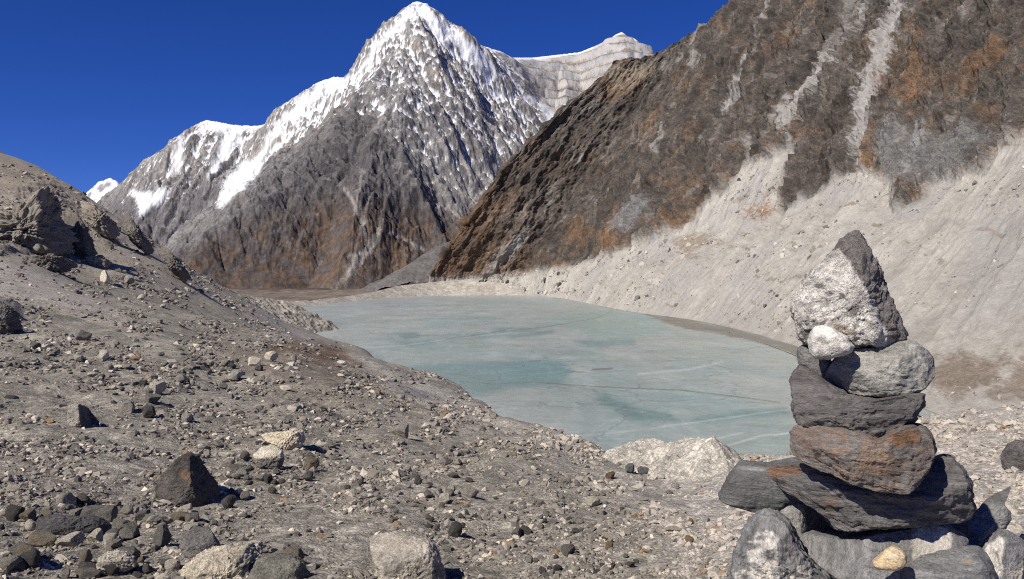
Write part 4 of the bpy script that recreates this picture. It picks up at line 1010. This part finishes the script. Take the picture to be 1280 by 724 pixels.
cairn_stone('wedge_stone', zA([(452,425),(480,420),(512,430),(560,458),(584,490),(578,508),(545,520),(500,534),(450,530),(434,510),(427,470),(438,440)]), 2.86, .12, (.60, .57, .51), CM['smooth'],
   'small white wedge stone propping the pointed capstone', [(zA([(420,420),(590,420),(590,540),(420,540)]), (.3, .28, .26), .7, .16)], [(880+500/3.2, 280+440/3.2, .1, (0, -.8, .8))], 4, .006)
cairn_stone('chock_stone', zA([(384,512),(400,498),(440,505),(480,520),(500,560),(490,640),(455,625),(425,595),(388,562)]), 3.06, .20, (.155, .15, .14), CM['smooth'],
   'small grey chock stone at the left under the white wedge', [], [], 5, .008)
cairn_stone('rounded_stone', zA([(590,508),(640,510),(700,505),(760,492),(805,478),(850,490),(885,518),(906,545),(914,580),(917,605),(900,640),(880,662),(840,682),(800,692),(700,693),(650,686),(600,676),(550,664),(520,655),(492,640),(478,618),(485,595),(505,570),(545,530)]), 2.98, .36, (.285, .275, .245), CM['smooth'],
   'rounded grey green stone right under the capstone', [(zA([(850,480),(930,520),(930,640),(890,660),(895,580)]), (.19, .18, .165), .6, None), (zA([(470,600),(600,640),(700,690),(500,680)]), (.16, .155, .14), .5, None)],
   [(880+640/3.2, 280+560/3.2, .05, (-.15, -.8, .65)), (880+830/3.2, 280+580/3.2, .1, (.7, -.75, .15)), (880+560/3.2, 280+620/3.2, .06, (-.4, -1, -.35))], 6, .010, (16, .004, (.25, .1)), .26)
cairn_stone('dark_stone', [(880+x/3.2, 280+y/3.2) for x, y in [(343,650),(350,612),(380,576),(420,590),(460,622),(490,642),(540,668),(580,686),(640,700),(700,708),(800,700),(850,690),(872,676),(882,720),(884,745)]] + zB([(870,45),(850,92),(800,120),(770,140),(745,160),(720,178),(690,171),(640,152),(600,131),(480,121),(410,119),(378,112),(362,80),(352,20)]), 2.93, .40, (.158, .145, .138), CM['schist'],
   'dark purplish grey rounded stone second below the capstone', [(zB([(350,80),(700,90),(700,140),(350,120)]), (.20, .185, .165), .6, .0)],
   [(880+600/3.2, 498+30/3.2, .04, (0, -.85, .6)), (880+450/3.2, 498+40/3.2, .05, (-.6, -.9, .1)), (880+700/3.2, 498+90/3.2, .06, (.25, -1, -.35))], 7, .016, (26, .006, (-.1, .1)), .26)
cairn_stone('rusty_slab', zB([(335,192),(340,165),(350,145),(380,121),(430,122),(480,125),(560,132),(620,141),(670,160),(700,172),(735,155),(760,137),(800,126),(850,121),(880,130),(912,152),(928,180),(937,212),(932,248),(910,285),(890,312),(860,348),(840,370),(815,384),(790,386),(740,380),(680,371),(630,356),(590,346),(550,325),(520,311),(475,298),(430,290),(385,262),(350,240)]), 2.85, .44, (.215, .19, .17), CM['schist'],
   'grey slab with rust orange stains in the middle of the cairn', [(zB([(330,120),(960,120),(960,390),(330,390)]), (.27, .16, .09), .6, .10), (zB([(740,140),(860,130),(870,170),(760,200)]), RU, .8, None), (zB([(640,150),(720,180),(760,320),(600,300)]), (.26, .17, .11), .5, .0), (zB([(340,120),(480,125),(460,160),(345,180)]), (.23, .16, .12), .5, .0), (zB([(430,228),(465,222),(470,240),(440,250)]), (.03,.03,.03), .8, None)],
   [(880+560/3.2, 498+180/3.2, .04, (-.1, -.95, .35)), (880+800/3.2, 498+250/3.2, .06, (.55, -.9, .05)), (880+600/3.2, 498+330/3.2, .08, (0, -.9, -.5))], 8, .014, (30, .005, (.28, .1)), .24)
cairn_stone('long_slab', zB([(205,315),(235,298),(270,288),(320,282),(380,278),(480,300),(600,345),(700,365),(800,375),(860,330),(900,285),(930,256),(990,257),(1030,285),(1060,318),(1080,360),(1086,420),(1090,470),(1078,492),(1058,505),(1000,515),(880,520),(760,526),(680,530),(600,536),(555,537),(520,530),(475,490),(440,458),(400,438),(380,428),(350,410),(320,396),(280,372),(245,362),(215,338)]), 2.99, .50, (.16, .15, .143), CM['slab'],
   'longest dark layered slab with a rusty left tip across the cairn', [(zB([(200,290),(390,275),(400,300),(300,330),(210,340)]), RU, .75, -.1), (zB([(480,400),(540,400),(520,470),(490,480)]), (.27, .16, .10), .7, -.05), (zB([(245,335),(300,340),(310,365),(260,365)]), (.035,.032,.03), .8, None), (zB([(880,345),(1080,340),(1080,355),(880,360)]), (.27, .26, .25), .6, -.1), (zB([(500,378),(640,375),(640,384),(500,388)]), (.33, .32, .31), .7, None), (zB([(1000,490),(1060,488),(1050,510),(1000,515)]), (.30, .27, .23), .7, None), (zB([(300,365),(480,420),(520,470),(480,480),(380,420)]), (.16, .14, .125), .6, None)],
   [(880+760/3.2, 498+380/3.2, .03, (0, -.75, .75)), (880+520/3.2, 498+440/3.2, .05, (-.75, -.85, -.15)), (880+760/3.2, 498+470/3.2, .02, (.05, -1, -.05)), (880+1060/3.2, 498+420/3.2, .08, (.8, -.7, .1))], 9, .015, (24, .009, (.03, .15)), .20)
cairn_stone('striated_slab', zB([(62,402),(78,370),(100,330),(120,300),(140,275),(250,285),(370,268),(420,290),(460,330),(420,420),(330,425),(305,450),(285,468),(262,471),(200,458),(140,441),(90,425),(66,412)]), 3.25, .36, (.14, .137, .135), CM['slab'],
   'dark striated slab sticking out left behind the longest slab', [(zB([(130,275),(300,280),(260,296),(150,290)]), (.32, .31, .30), .5, .0)], [(880+200/3.2, 498+330/3.2, .03, (-.1, -.9, .4))], 10, .008, (30, .004, (.2, .1)), .20)
cairn_stone('foot_block', zB([(376,582),(400,558),(440,562),(540,572),(620,556),(700,540),(780,530),(850,524),(940,519),(985,535),(1010,560),(1060,574),(1062,612),(1000,628),(930,640),(880,720),(800,790),(650,800),(540,760),(480,700),(430,652),(395,620)]), 3.00, .46, (.21, .205, .20), CM['block'],
   'pale grey block with a white right patch carrying the longest slab', [(zB([(835,520),(985,520),(995,600),(985,630),(830,660)]), (.46, .42, .36), .9, None), (zB([(720,540),(830,525),(835,660),(740,640)]), (.125, .115, .105), .5, None)],
   [(880+650/3.2, 498+560/3.2, .05, (-.05, -.8, .65)), (880+480/3.2, 498+640/3.2, .06, (-.55, -.85, -.3)), (880+1000/3.2, 498+580/3.2, .08, (.7, -.8, .2))], 11, .009, None, .24)
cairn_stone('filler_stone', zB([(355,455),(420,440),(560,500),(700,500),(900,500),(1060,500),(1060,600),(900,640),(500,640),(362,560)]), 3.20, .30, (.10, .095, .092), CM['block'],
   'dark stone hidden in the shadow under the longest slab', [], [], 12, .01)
cairn_stone('propping_stone', zB([(292,430),(330,402),(390,430),(400,520),(385,590),(330,560),(296,500)]), 3.16, .22, (.26, .25, .235), CM['block'],
   'pale grey stone in the gap at the left under the longest slab', [], [], 21, .01)
cairn_stone('left_foot_boulder', zB([(85,800),(95,723),(112,660),(132,600),(150,548),(178,515),(205,486),(262,474),(318,500),(345,520),(362,560),(385,600),(405,640),(440,690),(500,740),(520,850),(300,880),(120,870)]), 2.96, .46, (.19, .185, .18), CM['block'],
   'grey boulder with white crusts at the left foot of the cairn', [(zB([(180,560),(250,530),(320,560),(300,640),(250,700),(190,680),(170,620)]), (.56, .53, .47), .95, -.04), (zB([(120,700),(300,640),(420,680),(440,760),(120,760)]), (.52, .48, .41), .9, -.02), (zB([(290,520),(380,540),(370,700),(300,680)]), (.19, .18, .175), .7, None)],
   [(880+250/3.2, 498+560/3.2, .04, (-.3, -.9, .45)), (880+330/3.2, 498+620/3.2, .06, (.5, -.9, .1)), (880+230/3.2, 498+680/3.2, .03, (-.15, -1, .1))], 13, .020, (15, .012, (.55, .2)), .20)
cairn_stone('front_boulder', zB([(760,760),(785,705),(815,662),(850,640),(900,625),(980,618),(1050,614),(1100,620),(1140,660),(1170,740),(1180,860),(950,900),(760,880)]), 2.80, .36, (.21, .207, .203), CM['schist'],
   'smooth grey boulder at the right front foot of the cairn', [(zB([(840,690),(920,680),(900,720),(840,723)]), (.30, .30, .30), .6, .0), (zB([(1030,640),(1080,650),(1070,670),(1030,660)]), (.3, .25, .16), .7, None)], [(880+950/3.2, 498+670/3.2, .05, (-.1, -.75, .7)), (880+1120/3.2, 498+690/3.2, .05, (.5, -.9, .1))], 14, .008, (14, .003, (.3, 0)), .5)
cairn_stone('mottled_stone', zB([(1104,660),(1118,620),(1140,585),(1180,551),(1212,558),(1242,575),(1265,592),(1277,612),(1272,660),(1265,720),(1240,800),(1180,830),(1130,780),(1110,710)]), 2.88, .26, (.21, .205, .20), CM['block'],
   'grey stone with a white band down its face at the cairn\'s right foot', [(zB([(1130,590),(1180,555),(1200,570),(1190,640),(1205,690),(1180,720),(1150,690),(1110,670)]), (.60, .56, .51), .95, None), (zB([(1165,620),(1180,600),(1180,660)]), (.15,.14,.13), .8, None), (zB([(1225,690),(1280,680),(1280,740),(1225,740)]), (.42, .38, .32), .8, .0)], [(880+1195/3.2, 498+600/3.2, .05, (-.4, -.9, .3)), (880+1230/3.2, 498+640/3.2, .08, (.6, -.85, .1))], 15, .012, None, .26)
cairn_stone('cream_pebble', zB([(676,655),(700,640),(728,615),(757,600),(785,615),(802,632),(806,662),(795,680),(775,691),(735,690),(698,689),(680,676)]), 2.66, .085, (.56, .43, .26), CM['smooth'],
   'small cream orange stone lying at the front of the cairn foot', [(zB([(720,620),(790,610),(790,640),(730,650)]), (.60, .50, .36), .7, None)], [], 16, .004, nt=140, nf=60)
cairn_stone('leaning_flake', zB([(1055,520),(1085,465),(1110,440),(1150,402),(1195,378),(1231,360),(1226,380),(1200,408),(1190,425),(1215,450),(1226,482),(1205,525),(1180,560),(1130,595),(1120,640),(1060,640)]), 3.5, .14, (.22, .215, .205), CM['slab'],
   'thin weathered grey flake leaning up right of the cairn', [(zB([(1050,430),(1231,355),(1231,385),(1150,420),(1080,470)]), (.15, .14, .125), .7, None), (zB([(1080,480),(1200,430),(1210,520),(1100,590)]), (.30, .30, .29), .6, .0)], [(880+1140/3.2, 498+480/3.2, .1, (-.3, -.9, .3))], 17, .010, (26, .005, (-.9, 0)), .4)

# prominent boulders of the slope, each with the outline it shows
BM = {
 'dark': rock_mat('dark_brown_boulder', (0,)*3, (0,)*3, 3.0, (1, 1, 1.6), (.22, .2, .18), .15, .8, dist=.05, attr=True),
 'pale': rock_mat('pitted_cream_boulder', (0,)*3, (0,)*3, 4.0, (1, 1, 1.3), (.2, .16, .11), .35, .9, dist=.05, attr=True),
 'grey': rock_mat('grey_boulder', (0,)*3, (0,)*3, 3.5, (1, 1, 1.5), (.3, .28, .25), .15, .7, dist=.05, attr=True)}
def boulder(name, out, base, mat, label, patches=(), planes=(), seed=1, rough=.03, layer=None, foot=None, thick=.8, round_=.35):
    o_ = np.array(out, float); wpx = np.ptp(o_[:, 0]); cx = o_[:, 0].mean()
    Y = hit(cx, foot or o_[:, 1].max() - 3)[0]; size = wpx / F * Y
    return cairn_stone(name, out, Y + .3 * size * thick, size * thick, base, mat, label, patches, planes, seed, rough, layer, round_, 200, 80, 'boulder' if name == 'boulder' else 'rock', None, unit=size / .55)
boulder('boulder', [(195,612),(200,598),(215,585),(228,573),(238,569),(248,573),(258,588),(268,600),(276,615),(273,632),(262,640),(240,642),(215,640),(198,630)], (.088, .078, .070), BM['dark'],
   'largest dark brown pointed boulder on the moraine slope', [([(222,592),(232,585),(240,600),(236,606)], (.17, .10, .06), .7, None), ([(195,600),(215,590),(225,615),(200,628)], (.12, .108, .096), .5, .0)],
   [(238, 600, .04, (-.55, -.85, .35)), (238, 600, .04, (.85, -.6, .3))], 41, .022, (9, .010, (.6, .3)), 630)
boulder('boulder', [(226,722),(236,712),(252,700),(275,688),(300,684),(325,680),(331,690),(322,700),(308,712),(314,724),(312,760),(228,765)], (.68, .60, .46), BM['pale'],
   'big pitted cream boulder at the bottom edge', [([(285,690),(330,685),(330,715),(300,712)], (.24, .2, .15), .7, .08)], [(280, 705, .05, (-.15, -.7, .75))], 42, .030, None, 726)
boulder('boulder', [(322,705),(340,698),(360,697),(380,706),(387,724),(392,765),(312,765),(312,724)], (.175, .165, .135), BM['grey'],
   'grey green boulder at the bottom edge right of the big cream one', [], [(355, 715, .05, (-.2, -.8, .6)), (375, 725, .08, (.8, -.7, .2))], 43, .02, (12, .006, (.2, .1)), 727)
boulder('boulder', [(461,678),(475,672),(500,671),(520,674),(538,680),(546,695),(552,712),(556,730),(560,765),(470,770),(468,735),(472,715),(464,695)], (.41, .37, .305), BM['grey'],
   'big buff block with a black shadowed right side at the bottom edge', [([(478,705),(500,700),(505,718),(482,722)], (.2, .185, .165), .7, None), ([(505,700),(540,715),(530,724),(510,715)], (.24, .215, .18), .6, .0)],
   [(505, 700, .04, (-.25, -.75, .7)), (545, 715, .10, (.9, -.5, .1))], 44, .022, None, 727, .8, .24)
boulder('boulder', [(329,545),(345,543),(360,541),(368,538),(377,541),(380,550),(375,559),(360,564),(345,560),(333,551)], (.70, .61, .45), BM['pale'],
   'largest cream boulder on the middle slope', [], [(352, 550, .05, (-.3, -.8, .5)), (374, 550, .1, (.8, -.6, .2))], 45, .03)
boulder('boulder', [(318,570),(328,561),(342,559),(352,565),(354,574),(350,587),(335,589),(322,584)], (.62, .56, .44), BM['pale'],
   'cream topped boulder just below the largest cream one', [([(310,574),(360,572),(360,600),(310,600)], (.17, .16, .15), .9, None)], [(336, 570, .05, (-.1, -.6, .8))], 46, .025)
boulder('rock', [(45,660),(50,650),(70,647),(100,648),(125,650),(138,658),(137,668),(110,672),(70,674),(48,670)], (.095, .09, .09), BM['dark'],
   'long low dark slab half buried among pale rubble', [], [(90, 656, .05, (0, -.8, .6))], 47, .02, None, 668, .45)
boulder('boulder', [(226,685),(232,672),(245,662),(262,665),(272,680),(275,696),(262,706),(235,704)], (.19, .178, .162), BM['grey'],
   'smooth half buried grey boulder above the big cream boulder', [], [(250, 680, .05, (0, -.7, .7))], 48, .015, None, 694)
boulder('boulder', [(84,523),(90,509),(96,507),(103,508),(110,513),(122,528),(124,538),(110,538),(96,535),(86,532)], (.15, .14, .13), BM['dark'],  # dark base is the shadow on its right, put into the colour
   'sloping boulder with a pale left face and painted-in shade on its right side on the smooth grey slope', [([(82,505),(97,504),(100,530),(84,534)], (.36, .33, .28), .9, None)], [(99, 520, .04, (-.6, -.8, .2)), (99, 520, .04, (.95, -.35, .2))], 49, .03, None, 533)
boulder('rock', zB([(1196,275),(1192,230),(1215,190),(1250,176),(1300,180),(1335,240),(1325,292),(1230,296)]), (.115, .105, .10), BM['dark'],
   'dark angular rock on pale ground at the right edge', [], [(880+1240/3.2, 498+230/3.2, .05, (-.5, -.9, .2)), (880+1280/3.2, 498+210/3.2, .06, (.3, -.8, .5))], 50, .022)
boulder('rock', [(120,712),(124,700),(135,693),(155,692),(167,699),(169,709),(158,716),(135,720),(121,719)], (.55, .50, .41), BM['pale'],
   'streaked layered block with black shadow under its right end', [([(120,704),(168,700),(168,704),(122,709)], (.18, .165, .145), .8, None), ([(122,713),(166,707),(166,710),(122,716)], (.2, .18, .155), .8, None)], [(140, 705, .05, (-.1, -.75, .65))], 51, .03, (16, .022, (.15, .1)))

for args in [
 ([(-40,262),(0,262),(20,258),(40,246),(56,231),(70,238),(80,250),(79,270),(92,286),(99,304),(90,314),(62,320),(20,322),(-40,326)], (.22, .195, .16), 'largest layered crag at the left edge of the crest', 61, (13, .045, (.06, 0)), 318),
 ([(82,262),(97,268),(112,294),(120,316),(108,326),(94,318),(84,296)], (.15, .135, .115), 'dark crag leaning on the right side of the largest layered crag', 62, (15, .03, (.4, 0)), 322),
 ([(100,252),(118,256),(136,272),(150,288),(142,300),(122,290),(104,274)], (.24, .21, .17), 'tan crag on the skyline right of the largest layered crag', 63, (15, .03, (.5, 0)), 296),
 ([(152,262),(164,272),(178,292),(192,312),(185,319),(166,304),(154,284)], (.16, .145, .125), 'steep dark rib halfway along the falling crest', 64, (15, .03, (.6, 0)), 315),
 ([(204,306),(222,324),(238,346),(229,352),(212,336),(200,318)], (.16, .145, .125), 'lower dark rib near the bottom of the falling crest', 65, (15, .03, (.7, 0)), 348),
 ([(30,322),(60,318),(86,322),(96,332),(80,340),(48,338),(30,332)], (.15, .135, .115), 'low dark ledge at the foot of the largest layered crag', 66, (13, .04, (.1, 0)), 337),
 ([(108,322),(126,320),(138,328),(132,336),(114,334)], (.26, .23, .19), 'tan block lying below the dark leaning crag', 67, None, 334),
 ([(-30,386),(8,384),(24,394),(28,410),(10,418),(-30,420)], (.13, .118, .105), 'dark crag with black shadow at the left edge of the middle slope', 68, (13, .03, (.2, 0)), 416)]:
    o_, base_, lb_, sd_, ly_, ft_ = args
    oo = np.array(o_, float); cx_, cy_ = oo.mean(0)
    boulder('crag', o_, base_, BM['grey'], lb_, [([(x - 2, y - 3), (x + 14, y - 4), (x + 16, y + 6), (x, y + 7)], tuple(np.array(base_) * 1.5), .5, .0) for x, y in o_[::3]],
            [(cx_ - 4, cy_, .05, (-.5, -.8, .3)), (cx_ + 8, cy_ - 4, .05, (.8, -.6, .2))], sd_, .050, ly_, ft_, .7, .3)['category'] = 'crag'

# blocks lying on the scree of the valley wall, too many and small to count
def scree_blocks(n):
    i = rng.integers(40, NB - 5, n); j = rng.integers(60, NA - 60, n)
    p = GW[i, j]; sc_ = scree[i, j]; qx, qy = fg_pix(p[:, 0], p[:, 1], p[:, 2])
    ok = (sc_ > .8) & (p[:, 2] > LAKE + 3) & (qx > 560) & (qx < 1420) & (qy > 100) & (rng.random(n) < np.clip(.25 + 1.6 * fbm(p[:, 0] / 70, p[:, 1] / 110, p[:, 2] / 70, 3, 140), .03, 1))
    p = p[ok]; m_ = len(p); R = p[:, 1] / F * np.clip(.45 + .38 * (rng.random(m_) ** -.55 - 1), .4, 4.5)
    tone = rng.random(m_); c = np.where((tone < .55)[:, None], [.30, .275, .24], np.where((tone < .8)[:, None], [.18, .165, .15], [.52, .48, .42]))
    Vs, Fs, Cs, off = [], [], [], 0
    for v in range(8):
        ii = np.nonzero(np.arange(m_) % 8 == v)[0]; P, Fc = hull_shape(300 + v, 9)
        a = rng.uniform(0, 6.283, len(ii))[:, None]; S = R[ii][:, None, None] * rng.uniform(.6, 1.3, (len(ii), 1, 3)); Q = P[None] * S
        Q = np.stack([Q[..., 0] * np.cos(a) - Q[..., 1] * np.sin(a), Q[..., 0] * np.sin(a) + Q[..., 1] * np.cos(a), Q[..., 2]], -1) + p[ii][:, None]
        Vs.append(Q.reshape(-1, 3)); Cs.append(np.repeat(c[ii], len(P), 0)); Fs.append((Fc[None] + (off + len(P) * np.arange(len(ii)))[:, None, None]).reshape(-1, 3)); off += len(P) * len(ii)
    o = mesh_from('scree_debris', np.concatenate(Vs), np.concatenate(Fs), bpy.data.materials['gravel_stones'], False, np.concatenate(Cs)); o['kind'] = 'stuff'
scree_blocks(110000)
